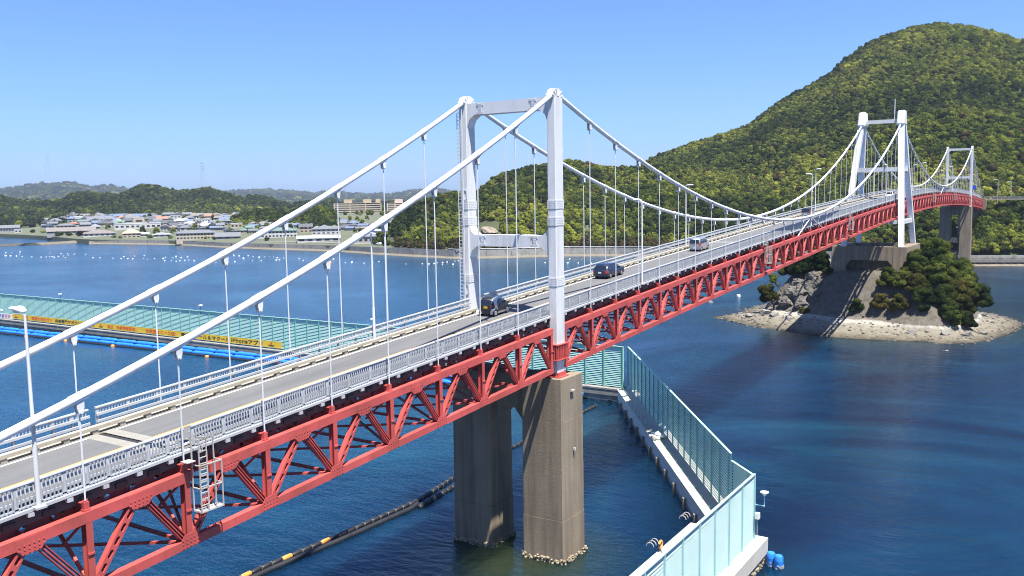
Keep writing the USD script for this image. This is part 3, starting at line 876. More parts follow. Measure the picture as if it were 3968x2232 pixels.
# ------------------------------------------------------------------ piers
def barnacle_ring(x0, x1, y0, y1, z0, z1, seed):
    rng = np.random.default_rng(seed); m = MB()
    P = []
    for a, b in (((x0, y0), (x1, y0)), ((x1, y0), (x1, y1)), ((x1, y1), (x0, y1)), ((x0, y1), (x0, y0))):
        L = math.dist(a, b)
        for k in range(int(L / .09)):
            t = rng.random()
            P.append((a[0] + (b[0] - a[0]) * t, a[1] + (b[1] - a[1]) * t, z0 + (z1 - z0) * rng.random() ** 1.3))
            P.append((a[0] + (b[0] - a[0]) * t + rng.normal(0, .05), a[1] + (b[1] - a[1]) * t + rng.normal(0, .05), z0 + (z1 - z0) * rng.random()))
    ico = trimesh.creation.icosphere(1, 1.0); vv = np.array(ico.vertices)
    for p in P:
        r = rng.uniform(.06, .14)
        m.add(vv * (1 + rng.normal(0, .18, (len(vv), 1))) * r * [1, 1, .8] + p, ico.faces)
    return m


def bored(poly_pts, c, h):
    return Polygon(poly_pts)


def pier_leg(m, x0, x1, y0, y1, z0, z1, ch=.10, flare=.06):
    v = []
    for z, f in ((z0, flare), (z1, 0.0)):
        v += [(x0 - f + ch, y0 - f, z), (x1 + f - ch, y0 - f, z), (x1 + f, y0 - f + ch, z), (x1 + f, y1 + f - ch, z), (x1 + f - ch, y1 + f, z), (x0 - f + ch, y1 + f, z), (x0 - f, y1 + f - ch, z), (x0 - f, y0 - f + ch, z)]
    f = [[j, (j + 1) % 8, 8 + (j + 1) % 8, 8 + j] for j in range(8)]
    tri = np.vstack([np.array(f)[:, [0, 1, 2]], np.array(f)[:, [0, 2, 3]], [[8, 8 + k, 9 + k] for k in range(1, 7)], [[0, k + 1, k] for k in range(1, 7)]])
    m.add(v, tri)


def notch_beam(x0, x1, z0, z1, hz, y0, y1):
    """beam between pier legs with haunched corners"""
    p = Polygon([(x0, z1), (x1, z1), (x1, z0 - hz), (x1 - hz * .8, z0), (x0 + hz * .8, z0), (x0, z0 - hz)])
    return MB().prism(p, y1 - y0, frame((0, y1, 0), (1, 0, 0), (0, 0, 1)))


p1 = thing('bridge_pier', 'weathered concrete pier of two tall legs standing in the water under the near tower', 'pier')
for x0, x1 in ((1.44, 5.32), (-5.60, -1.72)):
    m = MB(); zz3 = [-6.0, 3.62, 7.7, 11.75, 15.18]
    for z0, z1 in zip(zz3[:-1], zz3[1:]):
        fl = .06 * (15.2 - z0) / 21; pier_leg(m, x0 - fl + .06, x1 + fl - .06, -1.26 - fl + .06, 2.38 + fl - .06, z0, z1 - (.035 if z1 < 15 else 0), flare=.0)
        pier_leg(m, x0 + .05, x1 - .05, -1.2, 2.32, z1 - .1, z1 + .05 if z1 < 15 else z1 - .01, flare=0) if z1 < 15 else None
    lg = obj('pier_leg', m, 'pier_concrete', p1)
    tag(obj('barnacle_band', barnacle_ring(x0 - .05, x1 + .05, -1.32, 2.44, -.25, .42, 5 if x0 > 0 else 6), 'barnacle', p1), kind='stuff')
obj('cap_beam', notch_beam(-1.74, 1.46, 12.3, 15.1, 1.3, -.6, 1.75), 'pier_concrete', p1)
# small bracket and pipe stubs on the right leg
bk = MB(); bk.bar((5.34, .3, 14.1), (5.5, .3, 14.1), .5, .12); bk.bar((5.36, .55, 8.2), (5.36, .55, 9.1), .06, .1); bk.bb(5.34, 5.5, .45, .62, 9.1, 9.3)
obj('bracket', bk, 'ladder_steel', p1)

p2 = thing('bridge_pier', 'stout concrete table pier on the wooded islet carrying the middle tower', 'pier')
X0, X1, YA, YB, ZP = -8.6, 7.6, 150.9, 169.1, 17.08
fb = MB()
for y0, y1 in ((YA, YA + 2.2), (YB - 2.2, YB)):
    b = notch_beam(X0 + 2.9, X1 - 2.9, 14.0, ZP, 1.5, y0, y1); fb.add(*b.get())
for x0, x1 in ((X0, X0 + 2.2), (X1 - 2.2, X1)):
    pp = Polygon([(YA + 2.6, ZP - .02), (YB - 2.6, ZP - .02), (YB - 2.6, 13.2), (YB - 4.0, 14.4), (YA + 4.0, 14.4), (YA + 2.6, 13.2)])
    fb.prism(pp, x1 - x0, frame((x0, 0, 0), (0, 1, 0), (0, 0, 1)))
obj('pier_beam', fb, 'pier_concrete', p2)
for x0, x1 in ((X0, X0 + 3.0), (X1 - 3.0, X1)):
    for y0, y1 in ((YA - .03, YA + 2.7), (YB - 2.7, YB + .03)):
        m = MB(); pier_leg(m, x0 + .0, x1, y0, y1, 4.0, ZP + .02, .06, .35); obj('pier_leg', m, 'pier_concrete', p2)
obj('back_wall', MB().bb(X0 + 2.9, X1 - 2.9, YA + 3.6, YA + 4.2, 8.0, 14.2), 'pier_concrete', p2)

p3 = thing('bridge_pier', 'dark concrete pier with two openings at the far shore under the far tower', 'pier')
for x0, x1 in ((1.0, 4.85), (-6.1, -2.25)):
    m = MB(); pier_leg(m, x0, x1, 318.5, 322.2, -6, 22.98, .08, .12); obj('pier_leg', m, 'pier_concrete', p3)
obj('cap_beam', notch_beam(-2.27, 1.02, 19.9, 22.9, .4, 318.9, 321.8), 'pier_concrete', p3)
obj('strut_beam', notch_beam(-2.27, 1.02, 9.2, 11.1, .3, 319.0, 321.6), 'pier_concrete', p3)
ab = thing('bridge_abutment', 'concrete abutment in the hillside at the far end of the bridge', 'abutment')
obj('abutment_block', MB().bb(-5.2, 5.2, Y1 + 1.3, Y1 + 9, 4, float(zs(Y1)) + .2), 'pier_concrete', ab)

# ------------------------------------------------------------------ sea and sea bed
def sheet(name, x0, x1, y0, y1, z, mt):
    o = obj(name, (np.array([[x0, y0, z], [x1, y0, z], [x1, y1, z], [x0, y1, z]], float), np.array([[0, 1, 2], [0, 2, 3]])), mt)
    tag(o, kind='structure'); return o


sheet('water', -9000, 9000, -3000, 11000, 0.0, 'sea')
sheet('seabed', -9000, 9000, -3000, 11000, -5.5, 'seabed_sand')

# ------------------------------------------------------------------ basin walls with louvre fences
def fence(name, label, a, b, z0, z1, spacing, slat_mat, post_mat, nslat, post_side, each_bay=False, start=0.0, tilt=1, cover=.38, depth=(.02, -.10)):
    """posts and horizontal louvre slats from a to b"""
    a, b = np.asarray(a, float), np.asarray(b, float)
    L = np.linalg.norm(b - a); d = (b - a) / L; n = np.array([d[1], -d[0]]) * post_side
    t = thing(name, label, 'fence')
    P = lambda u, off, z: np.array([*(a + d * u + n * off), z])
    us = list(np.arange(start, L + .01, spacing))
    for u in us:
        m = MB(); m.bar(P(u, .10, z0), P(u, .10, z1 + .08), .12, .12, (*d, 0)); m.bar(P(u, .10, z0), P(u, .10, z0 + .03), .3, .3, (*d, 0))
        obj('post', m, post_mat, t)
    pitch = (z1 - z0 - .1) / nslat
    bays = list(zip(us[:-1], us[1:])) if each_bay else [(0, L)]
    for u0, u1 in bays:
        for k in range(nslat):
            z = z0 + .1 + pitch * (k + .5)
            m = MB()
            # tilted blade: outer edge lower
            c0 = [P(u0 + .02, depth[0], z - tilt * pitch * cover), P(u0 + .02, depth[1], z + tilt * pitch * cover)]
            c1 = [P(u1 - .02, depth[0], z - tilt * pitch * cover), P(u1 - .02, depth[1], z + tilt * pitch * cover)]
            th = np.array([*(n * .012), .012])
            v = [c0[0], c0[1], c1[1], c1[0]]; v = np.array(v + [q - th for q in v])
            m.add(v, [[0, 1, 2, 3], [7, 6, 5, 4], [0, 4, 5, 1], [1, 5, 6, 2], [2, 6, 7, 3], [3, 7, 4, 0]])
            obj('slat', m, slat_mat, t)
    cap = MB().bar(P(0, .04, z1 + .02), P(L, .04, z1 + .02), .2, .07)
    obj('top_rail', cap, slat_mat, t)
    return t, P, d, n


# back wall, running straight across behind the bridge (its front face looks towards the camera)
XA, XB_, YW = -260.0, -15.1, 51.2
bw = thing('basin_wall', 'long stained concrete wall along the back of the enclosed basin', 'wall')
wb = MB()
for i, x in enumerate(np.arange(XA, XB_, 12.25)):
    x1 = min(x + 12.22, XB_)
    b = MB(); b.bb(x, x1, YW, YW + 2.6, 1.05, 2.0); b.bb(x, x1, YW + .12, YW + 2.6, .35, 1.05); b.bb(x, x1, YW - .06, YW + .5, 1.86, 2.08)
    obj('wall_panel', b, 'wall_concrete', bw)
    pl = MB()
    for q in (2.0, 6.1, 10.2):
        pl.tube([(x + q, YW + 1.3, -5.4), (x + q, YW + 1.3, .4)], .35, 8)
    obj('wall_pile', pl, 'barnacle', bw)
fence('louvre_fence', 'long mint green louvre fence on the back basin wall, carrying the yellow banner', (XA, YW + 1.25), (-14.9, YW + 1.25), 2.05, 8.05, 3.0, 'mint_slat', 'mint_post', 22, 1.0, start=2.0)

# slanting wall with the walkway
A0, A1 = np.array([-15.1, 50.9]), np.array([14.6, 7.6])
dv = (A1 - A0) / np.linalg.norm(A1 - A0); nv = np.array([-dv[1], dv[0]])   # nv points outward (right of the view)
if nv[0] < 0:
    nv = -nv
sw = thing('basin_wall', 'slanting concrete walkway wall between the near pier and the open channel', 'wall')
Ls = np.linalg.norm(A1 - A0)
W3 = lambda u, off, z: np.array([*(A0 + dv * u + nv * off), z])
for u in np.arange(0, Ls - 1, 7.45):
    u1 = min(u + 7.43, Ls); m = MB()
    for o0, o1, z0, z1, mm in ((0, 2.7, .6, 2.0, 0),):
        v = np.array([W3(uu, o, z) for uu in (u, u1) for o in (o0, o1) for z in (z0, z1)])
        m.add(v, BOXF)
    obj('walkway_slab', m, 'walk_concrete', sw)
v = np.array([W3(uu, o, z) for uu in (0, Ls) for o in (-.06, .16) for z in (1.9, 2.12)])
obj('edge_kerb', MB().add(v, BOXF), 'walk_concrete', sw)
v = np.array([W3(uu, o, z) for uu in (0, Ls) for o in (.08, 2.5) for z in (-.2, .62)])
obj('lower_beam', MB().add(v, BOXF), 'wall_concrete', sw)
for u in np.arange(4, Ls, 4.3):
    m = MB(); c = W3(u, -.22, 0); m.tube([c + [0, 0, -3], c + [0, 0, 1.15]], [.20, .18], 8)
    obj('fender_pile', m, 'barnacle', sw)
st = MB()
for u in np.arange(3, Ls - 2, 2.6):
    c = W3(u, .32, 2.0); st.tube([c, c + [0, 0, 1.0]], .025, 5)
st.tube([W3(1, .32, 3.0), W3(9, .32, 3.0)], .02, 4)
obj('rope_stanchion', st, 'mint_post', sw)
FA = np.array([-14.9, 54.1]); FB = np.array([15.2, 10.2])
fence('louvre_fence', 'green louvre fence seen from its shaded side, standing along the slanting walkway', FA, FB, 2.0, 7.75, 2.77, 'mint_slat', 'mint_post', 22, 1.0, tilt=-1, cover=.42, depth=(.02, -.02))
# stacked white floats lying on the walkway
sf = thing('stacked_float', 'pile of small pale floats lying on the slanting walkway', 'float pile', (*W3(25.6, .9, 2.0)[:2], 2.0))
rng = np.random.default_rng(3)
for k in range(9):
    ang = rng.uniform(0, 3.1); c = np.array([rng.uniform(-.8, .8), rng.uniform(-.9, .9), .22 + .3 * (k % 3 == 2)]); d = np.array([math.cos(ang), math.sin(ang), 0]) * .5
    obj('float', MB().tube([c - d, c - d * .9, c + d * .9, c + d], [.08, .2, .2, .08], 8), 'buoy_white' if k % 3 else 'pale_rock', sf)

# near wall with the bright fence
nw = thing('basin_wall', 'broad pale concrete wall at the lower right corner, under the bright louvre fence', 'wall')
for y in np.arange(-22, 8, 7.5):
    y1 = min(y + 7.47, 7.8); m = MB(); m.bb(12.55, 19.1, y, y1, .75, 2.0); obj('wall_slab', m, 'walk_concrete', nw)
obj('lower_beam', MB().bb(12.9, 18.9, -22, 7.6, -.6, .76), 'wall_concrete', nw)
tag(obj('barnacle_band', barnacle_ring(12.85, 18.95, -21.9, 7.7, -.3, .42, 9), 'barnacle', nw), kind='stuff')
fence('louvre_fence', 'bright louvre fence on the wall in the lower right corner, with pale blue posts', (18.12, 7.0), (18.12, -21.0), 2.0, 7.3, 3.05, 'pale_slat', 'blue_post', 20, -1.0, each_bay=True, cover=.34, depth=(.06, -.09))
fence('louvre_fence', 'short piece of louvre fence closing the corner beside the small lamp', (15.4, 9.9), (18.1, 7.1), 2.0, 7.2, 3.0, 'mint_slat', 'blue_post', 20, 1.0)
# little lamp bracket outside the corner
lp = thing('corner_lamp', 'small white dish lamp on a bracket outside the fence corner', 'lamp', (18.3, 6.9, 4.9))
obj('bracket', MB().tube([(0, 0, 0), (.75, .1, -.05)], .045, 6), 'blue_post', lp)
obj('lamp_post', MB().tube([(.7, .1, -.1), (.7, .1, .85)], .04, 6), 'blue_post', lp)
obj('lamp_shade', MB().lathe([(.07, 0), (.14, .1), (.34, .28), (.34, .31), (.0, .38)], (.7, .1, .8), 12), 'buoy_white', lp, smooth=40)
bxx = thing('junction_box', 'small white box fixed to the outer fence post below the lamp', 'box', (18.35, 6.9, 4.0))
obj('box_body', MB().bb(0, .3, -.18, .18, -.25, .25), 'buoy_white', bxx); obj('conduit', MB().tube([(.12, 0, -.25), (.12, 0, -1.9)], .03, 5), 'rail_paint', bxx)
for y, lab in ((6.4, 'curved steel ladder hoops where the walkway meets the near wall'), (-.2, 'curved steel ladder hoops on the near wall with an orange ring')):
    q = thing('ladder_hoop', lab, 'ladder', (12.5, y, 2.0))
    for e in (-.45, 0, .45):
        a = np.linspace(0, math.pi, 9)
        pts = [(.35, e, -.1)] + [(.05 - .30 * -math.cos(t), e, .9 + .3 * math.sin(t)) for t in a] + [(-.25, e, -1.4)]
        obj('hoop', MB().tube(pts, .03, 6), 'ladder_steel', q)
q = thing('life_ring', 'orange ring hanging by the ladder hoops on the near wall', 'ring', (12.75, .9, 2.55))
a = np.linspace(0, 2 * math.pi, 17)
obj('ring', MB().tube([(0, .28 * math.cos(t), .28 * math.sin(t)) for t in a], .09, 7), 'float_orange', q, smooth=50)
obj('stand', MB().bar((0, -.1, -.3), (.3, -.3, -.62), .05, .05), 'dark_steel', q)
# blue barrels at the corner
for i, (x, y, lab) in enumerate(((19.5, 7.3, 'blue barrel float nearest the wall end'), (20.2, 7.0, 'outer blue barrel float with a pale rusty foot'))):
    q = thing('barrel_float', lab, 'barrel', (x, y, 0))
    obj('barrel', MB().lathe([(.28, -.5), (.36, -.4), (.36, 0), (.38, .05), (.36, .1), (.36, .55), (.38, .6), (.36, .65), (.34, .95), (.25, 1.05)], (0, 0, 0), 14), 'float_blue', q, smooth=45)
    rr = np.random.default_rng(i); m = MB(); ico = trimesh.creation.icosphere(1, 1.0)
    for k in range(46):
        t = rr.uniform(0, 6.28); m.add(np.array(ico.vertices) * rr.uniform(.04, .08) + [math.cos(t) * .36, math.sin(t) * .36, rr.uniform(-.1, .28)], ico.faces)
    tag(obj('barnacle_band', m, 'barnacle', q), kind='stuff')

# ------------------------------------------------------------------ banner
GLYPH = {
"!": "21|0f1f0f2412271925181d121c;112c104e184f172b",
"P": "41|0f4d244e2d4a3045303a2b3323301730171d0f1e/173822372739284423471747",
"e": "35|0c2d0d37103d194324422a3c2c352b2d142c17251a2328252a1f261d1a1c131f0f24/1639143324332438213c1a3c",
"h": "39|0f52175217401e4325432b3e2d372c1d251d2537203c1738171e0f1d",
"i": "18|0e4e11511551184b164812470e4a;0f1d0f421642171e",
"n": "39|0f421542173f1e4325432b3e2d372c1d251d2537203c1738171e0f1d",
"o": "39|0c2d0d37103d1a4326412a3e2e362e292c242920211c191c131f0f24/153616271a23222426292538203c193b",
"、": "64|0c28122d2020211d1b19",
"さ": "64|134113472c46294e29512b52305233473f4a42494243364139383f313c2c2b2e2c3434332e401c3f;152c18331e331f301c2b1d2425213b223b1b1f1b17201524",
"の": "64|0f2b0f381341204b264d374b4143443d452e43283b1f351c2c1a281f2821312237253e303c3e32462e46292d20201620/172c1a271f29243427451f43183c1636",
"は": "64|2127272e3430343c233e2344334433503b503a454546453f3a3e3b2c44284823431f3b24371c2d1a221f/28242b213121342334282b292827;102b134d14501b50172f1c311e2d1921191a131a",
"ア": "64|1146114d444d464b4444353430362f3938403b46;151d15201b22242d25412c422d3427231c1a",
"エ": "64|0e1f0f272627264212421249424942422d422d282f264527451f",
"ガ": "64|0f1e0f2015231c2b223d213e103e1045224523512a512a453b4536503d503e534254474942483f4f3d4f40493e45404340343c1e381b2a1b2821292336233936383e293e252d2024151a",
"ク": "64|0f361d4226532d512b493e4a43473e38362b2a201e1a1a1a161f2b2a34353942254217331432",
"ジ": "64|3c4d3c504151464a47454244;121f142219222828312e4040433e453a43363a2c2e23181a151a;334b364e394e3f433941;19491a4d1e4f2a472b4329402640;0f3a12401540223822361f321c32",
"ス": "64|101f1122202a2c36334233451545154c3c4c3e4a383b33334421421c3e1b2e2d161b",
"プ": "64|114b3a4b3a503f5448524a4e4947454440443c353327291f1e1a171f17212626302f363a38441144/3f4b4449454e404f",
"マ": "64|104a434a46473d382f2b2f283820381d351a311a2c22193218351d3927302b30363b3a431043",
"ヨ": "64|13253926393216321639393939451445144c404c401b391b381e131e",
"リ": "64|201f2e26332c3535354f3c4f3c313928311f2a1b251a;174e1f4e1f2e172e",
"ル": "64|2b1e2b4e314f3226392943344732482e3e24301b;0d1f152719301a4e224e21341e28141b",
"ン": "64|151c12232327312f3c3a41444344463c3f3234282620191c;1448144a1a4e2a3f243b",
"ー": "64|103a443a44321032",
"信": "64|0b3914461a5520531d4a2f4a2c533155364e364a484947441d441d481b481a17141714390e35;212e432e43183e173c1a281a26172117/27213d203d282728;2137423843332232;21404241433c223b",
"券": "64|0b2e18370d380d3e1e3e21402143114311491a4917521c532349264b28552f542e49324938533e523a49434943432b43283f293e473e47383a3840324830492d46293c2d3b2038192a18281e331e352b292c25231f1c12170f1d1a211e25202c142c0f29/22381f3234333038",
"報": "64|0c250c2b182c18300d310d351337103d0c3d0c43184418480e480e4e184e18541e551f4e284e28481f481f4329432b5245524541413e373e35443f443f4b314c313d473b442e4026491d461841193b1f33172b172a2520251f191e1719171825/3636382f3c2c3f36/31203725322e312e/24372a352a3d263d/29301f301f2b2a2b/183d19361d361f3d",
"専": "64|0c280d2d322e3130133013472547264a0e4a0e50265027552d552d504650464a2d4a2d47424642313930392d482c48273927391a37182a17281a281d321d32271f27261f251c201a16241727/2d3f3a3e3b402e41/2e392d363b363b39/1937253626381a39/193f253e26401a41",
"度": "64|0b1a1028124f284f28542e55304f484e47483d483d424742473c3d3c3c322232223c193c1731182f422f412a3821471e481b451738192f1d1f181718151c1117/282a2f243729/28393638363c283c/2843364236482848/151d262026221f2a172b/1843224222481848",
"情": "64|0b350d460e48134813551954194b1d4b1f472f482f4a1e4b1f502f502f55355535504650464a3549364844484442364235414840483a1d3a1b41194119171317133911391034/20412e402f412142;21384338431a3f173617341d3d1d3d21292128182117/28283c273d29292a/28313c303d312932",
"日": "64|1450405140183918381c1c1c1b181418/1c331b2339233933/1c4a1b3a393a394a",
"月": "64|0b1a152c16513f523f1a39172c182b1e381e372b1b2b141a11170e17/1d333832383b1d3b/1e4b1d423842384b",
"毎": "64|0c2f0c3517361841133d103d0d41164a1b552254204e454e45481d481a461b44404440354835482f3f2f3e26472647213d203a182b172a1d341c35201b20191c121c152f/2f3e2e353935393e/2d2f2c263827382f/1e3e1d352735283e/1c2f1b262526262f",
"白": "64|124a234b26552d542b4b424a41173c173a1c1a1c19171218/19243b233b301930/19383b373b441944",
"競": "64|0c1b11201429142d102d103d0d3d0d431244114a0e4a0e501750175419551d551e503250335438553a50464f464b424a404540434743473e443c442d3e2c3e1f431e4425492347193b18381b372d352b332029172618241d1d1a1b1f1d221c2d1a2c1922161c1117/31333e323e373137/334a35433a433b4a/242c23252a272b222d222f2c2b2d2b3d273d282e/25442e432d4a264a/251e271d29202720/1737163221322137/174a19431e431f4a",
"級": "64|0b1c0e260c32143b0d3b0b40134918551d541e5016421a421f4b244924461e3d223c2632262d232b252529332a4a244c245142513e3f473e473a3e25481d4618421839202e17291a2517211a221f201f1d281d1b181a162b1d2a1f2f102d102b142a121a0e19/313d362f3a2c3f383539394b314b/2b1f2e1f34243428302e2e2e/18351d351d391a39",
"舟": "64|0c1a152916310c320c371638164c244d27552e542c4d3e4d3e38483748323e313e1b3b182f172d1c2d1e371e37321e32171d1117/2846323d303837383747/1e461d382c3822422547;222c24302830322732252d22",
"艇": "64|0b190f270f320c320c380f380f4c154d17551d541c4d234d23512f523050375042544750474e3f4c3f3f463f47393f393f2b482a48243123381f491f471936192b1e251722191718161e1d1e1d251825162b11190d18/304b2c3f393f394b/2f29392a39393239/2e2730253027/233428352b302c392338/233f2640294b234b/232025202724242e/163f15381d381d3b183a/19461b401d401d47/19311b2c1d2c1d32/174715451745",
"配": "64|0d4c0d524652473446324132403733373320411f4229442a4927471b431831182d1b2d3e403e404b244c23462a462a192518231c151c13170f170e461646164b/1a34142c242c24301f301d321d401b40/234022362335243f/2425142614222422/1c4c1b471c461d4b/1436163616401440",
"門": "64|2c524552451a43183517331b331e3f1e3f372c38/323f3f3e3f423242/32493f483f4c324c;0f5228522838163815170f17/163f213e21421642/2048214c164c1648",
"面": "64|0d4a0e514751474a2d4a2b452c43444344173e173c1b181b16171017104323432549/36223d213d3d363d/24392f382f3d243d/252724212f212f27/2532242d2f2d2f32/16221d211d3d163d",
"頼": "64|0b1f0b22152f15300e300e43174417470d470c4d174d18551e541f4d274d27524852484c3c4c3a4a3a47464646244122491c4818441739203a2335233620331d2617231c2c202d232a23292624221f281e17171817250f1c/302a3f293f2d302d/30343f333f373037/303e3f3d3f413041/212f2a272a473347334c294c28471e471e4328432830/1e372236223d1e3d/13371836183d133d",
"！": "64|172c164f1f4e1d2c;151f152417261d261f241f1f1c1c181c",
"＆": "64|1528162f1e371b411d4a244f2e4e32493343313d2935332c38383f383d2e39274022401f3c1b34212f1d231b191f/1e26222228222e2622311d2d/2245243c273c2c422b482448"
}
BX0, BX1, BZ0, BZ1, BY = -177.9, -84.7, 2.30, 3.46, YW + 1.02


def glyph(ch):
    a, body = GLYPH[ch].split('|')
    polys = []
    for g in filter(None, body.split(';')):
        rings = [[(int(r[i:i + 2], 16) - 10, int(r[i + 2:i + 4], 16) - 30) for i in range(0, len(r), 4)] for r in g.split('/')]
        p = Polygon(rings[0], rings[1:])
        polys.append(p if p.is_valid else p.buffer(0))
    return int(a), polys


def lettering(parent, text, x0, x1, mt, h=0.9, zc=None):
    """text fitted between x0 and x1 on the banner's face"""
    tot = sum(glyph(c)[0] for c in text); s = (x1 - x0) / tot; sz = h / 66.0
    m = MB(); x = x0; zb = (BZ0 + BZ1) / 2 - 24 * sz if zc is None else zc - 24 * sz
    for c in text:
        a, polys = glyph(c)
        for p in polys:
            p = affinity.affine_transform(p, [s, 0, 0, sz, 0, 0])
            for g in getattr(p, 'geoms', [p]):
                if g.area > 1e-5:
                    m.prism(g, .012, frame((x, BY - .032, zb), (1, 0, 0), (0, 0, 1)))
        x += a * s
    return obj('lettering', m, mt, parent)


bn = thing('banner', 'long yellow advertising banner with orange and black Japanese lettering on the basin wall', 'banner')
obj('cloth', MB().bb(BX0, BX1, BY - .02, BY + .01, BZ0, BZ1), 'banner_yellow', bn)
lettering(bn, '毎月、競艇の面白さ!!', -173.3, -160.8, 'ink_orange')
lettering(bn, '舟券専門マガジンマクール', -159.5, -143.9, 'ink_black')
lettering(bn, '毎日、舟券情報配信！', -139.1, -128.0, 'ink_orange')
lettering(bn, '信頼度はエース級！', -125.6, -114.6, 'ink_orange')
lettering(bn, '競艇マクール＆マクール', -113.9, -99.0, 'ink_black')
lettering(bn, 'iPhoneアプリ', -98.75, -89.5, 'ink_black', 0.95)
for x in (-176.2, -141.5, -87.4):   # small boat emblems
    hull = Polygon([(-.85, .1), (-.5, -.22), (.5, -.22), (.85, .1), (.3, -.06), (-.3, -.06)])
    obj('emblem_hull', MB().prism(hull, .012, frame((x, BY - .032, 2.75), (1, 0, 0), (0, 0, 1))), 'ink_black', bn)
    fl = Point(-.02, .36).buffer(.24, quad_segs=4).union(Polygon([(-.1, .3), (.25, .05), (.12, -.02), (-.18, .12)]))
    obj('emblem_flag', MB().prism(fl, .012, frame((x, BY - .032, 2.75), (1, 0, 0), (0, 0, 1))), 'ink_orange', bn)
bn2 = thing('banner', 'white banner with blue and red characters at the left end of the yellow banner', 'banner')
obj('cloth', MB().bb(-190.5, BX0 - .05, BY - .02, BY + .01, 2.1, 3.30), 'banner_white', bn2)
lettering(bn2, 'ヨヨ', -184.2, -181.5, 'ink_blue', .85, 2.75); lettering(bn2, '日日', -181.4, -178.7, 'ink_orange', .85, 2.75)
lettering(bn2, 'ヨヨヨ', -189.2, -184.9, 'ink_blue', .85, 2.75)
hl = thing('horn_speaker', 'pale horn speaker above the white banner on the left fence', 'speaker', (-181.6, YW + .9, 4.1))
obj('horn', MB().tube([(0, 0, 0), (-.25, -.5, 0)], [.08, .42], 10), 'buoy_white', hl); obj('bracket', MB().bar((0, 0, 0), (0, .4, 0), .08, .08), 'mint_post', hl)
lm0 = None
for x in (-157.5, -107.9, -62.5, -18.8):
    if lm0 is None:
        lm0 = thing('fence_lamp', 'small white dish lamp on a pole at the top of the mint fence', 'lamp', (x, YW + 1.5, 8.1), group='dish lamps along the mint fence')
        obj('lamp_pole', MB().tube([(0, 0, -.9), (0, 0, .9)], .05, 6), 'dark_steel', lm0)
        obj('lamp_shade', MB().lathe([(.1, .8), (.46, 1.02), (.46, 1.06), (.0, 1.2)], (0, 0, 0), 12), 'buoy_white', lm0)
        obj('lamp_box', MB().bb(-.16, .16, -.2, .2, -.75, -.3), 'dark_steel', lm0)
    else:
        dup(lm0, (x, YW + 1.5, 8.1))

# ------------------------------------------------------------------ floating booms
fb1 = thing('float_boom', 'bright blue padded float boom lying along the foot of the back basin wall', 'float boom')
rng = np.random.default_rng(11)
x = -262.0
yb = lambda x: float(np.interp(x, [-270, -169, -133, -101.7, -82.8, -60, -20], [46.2, 46.3, 47.9, 49.0, 49.8, 49.9, 49.9]))
while x < -24:
    L = rng.uniform(5.2, 6.4); n = 9
    for dy, z, r in ((.0, .42, .40), (.72, .95, .40)):
        xs = np.linspace(x + .06, x + L - .06, n)
        rr = r * (1 + .05 * np.sin(np.arange(n) * 2.1 + rng.uniform(0, 6))); rr[0] *= .55; rr[-1] *= .55
        pts = np.stack([xs, [yb(q) + dy for q in xs], z + rng.normal(0, .02, n)], 1)
        obj('blue_tube', MB().tube(pts, rr, 9), 'float_blue', fb1, smooth=50)
    x += L
xs = np.linspace(-262, -24, 60)
obj('black_tube', MB().tube(np.stack([xs, [yb(q) - .55 for q in xs], np.full(60, .06)], 1), .26, 8), 'float_black', fb1, smooth=50)
ob0 = None
for x in (-226, -197, -160.2, -145.6, -129.5, -100.8, -76.0, -57.0):
    if ob0 is None:
        ob0 = thing('orange_buoy', 'small orange ball buoy tied to the front of the blue float boom', 'buoy', (x, yb(x) - 1.0, 0.0), group='orange buoys along the blue boom')
        obj('ball', MB().mesh(trimesh.creation.icosphere(2, .42)), 'float_orange', ob0, smooth=True); obj('eye', MB().bb(-.06, .06, -.06, .06, .38, .52), 'float_black', ob0)
    else:
        dup(ob0, (x, yb(x) - 1.0, 0.0))
# black boom of short drums crossing under the bridge
def curve(pts, n):
    p = np.asarray(pts, float); t = np.concatenate([[0], np.cumsum(np.linalg.norm(np.diff(p, axis=0), axis=1))]); u = np.linspace(0, t[-1], n)
    return np.stack([np.interp(u, t, p[:, k]) for k in range(p.shape[1])], 1), u


fb2 = thing('float_boom', 'black drum boom with orange floats drifting under the near end of the bridge', 'float boom')
main = [(-15.4, -34), (-15.4, -14.2), (-14.85, -6.6), (-14.4, 4.7), (-15.6, 12.1), (-16.4, 27.1), (-17.2, 49)]
off = [(-14.75, -34), (-14.6, -14), (-14.0, -6.6), (-13.6, 2.5), (-13.9, 4.0)]
p, u = curve(main, 400)
k = 0; y = 0.0; Ltot = u[-1]
while y < Ltot - 1.1:
    q = [np.array([np.interp(y + t, u, p[:, c]) for c in range(2)]) for t in (.03, .12, .5, .92, 1.0)]
    yy = q[2][1]
    orange = -30 < yy < -4.0 and k % 4 == 1
    obj('orange_drum' if orange else 'drum', MB().tube([(*a, .12) for a in q], [.15, .21, .22, .21, .15], 9), 'float_orange' if orange else 'float_black', fb2, smooth=50)
    if not orange and k % 1 == 0:
        c = q[4]; obj('drum_ring', MB().tube([(*(q[3] * .6 + q[4] * .4), .12), (*(q[4] * .7 + q[3] * .3), .12)], .235, 9), 'rope', fb2)
    y += 1.04; k += 1
p, u = curve(off, 60)
obj('black_tube', MB().tube(np.concatenate([p, np.full((60, 1), .08)], 1), .25, 10), 'float_black', fb2, smooth=50)
p, u = curve([(-13.9, 3.2), (-14.6, 9.5), (-15.7, 16)], 60); y = 0
while y < u[-1] - 1:
    q = [np.array([np.interp(y + t, u, p[:, c]) for c in range(2)]) for t in (.03, .12, .9, 1.0)]
    obj('drum', MB().tube([(*(a + [.75, 0]), .1) for a in q], [.2, .3, .3, .2], 9), 'float_black', fb2, smooth=50); y += 1.04

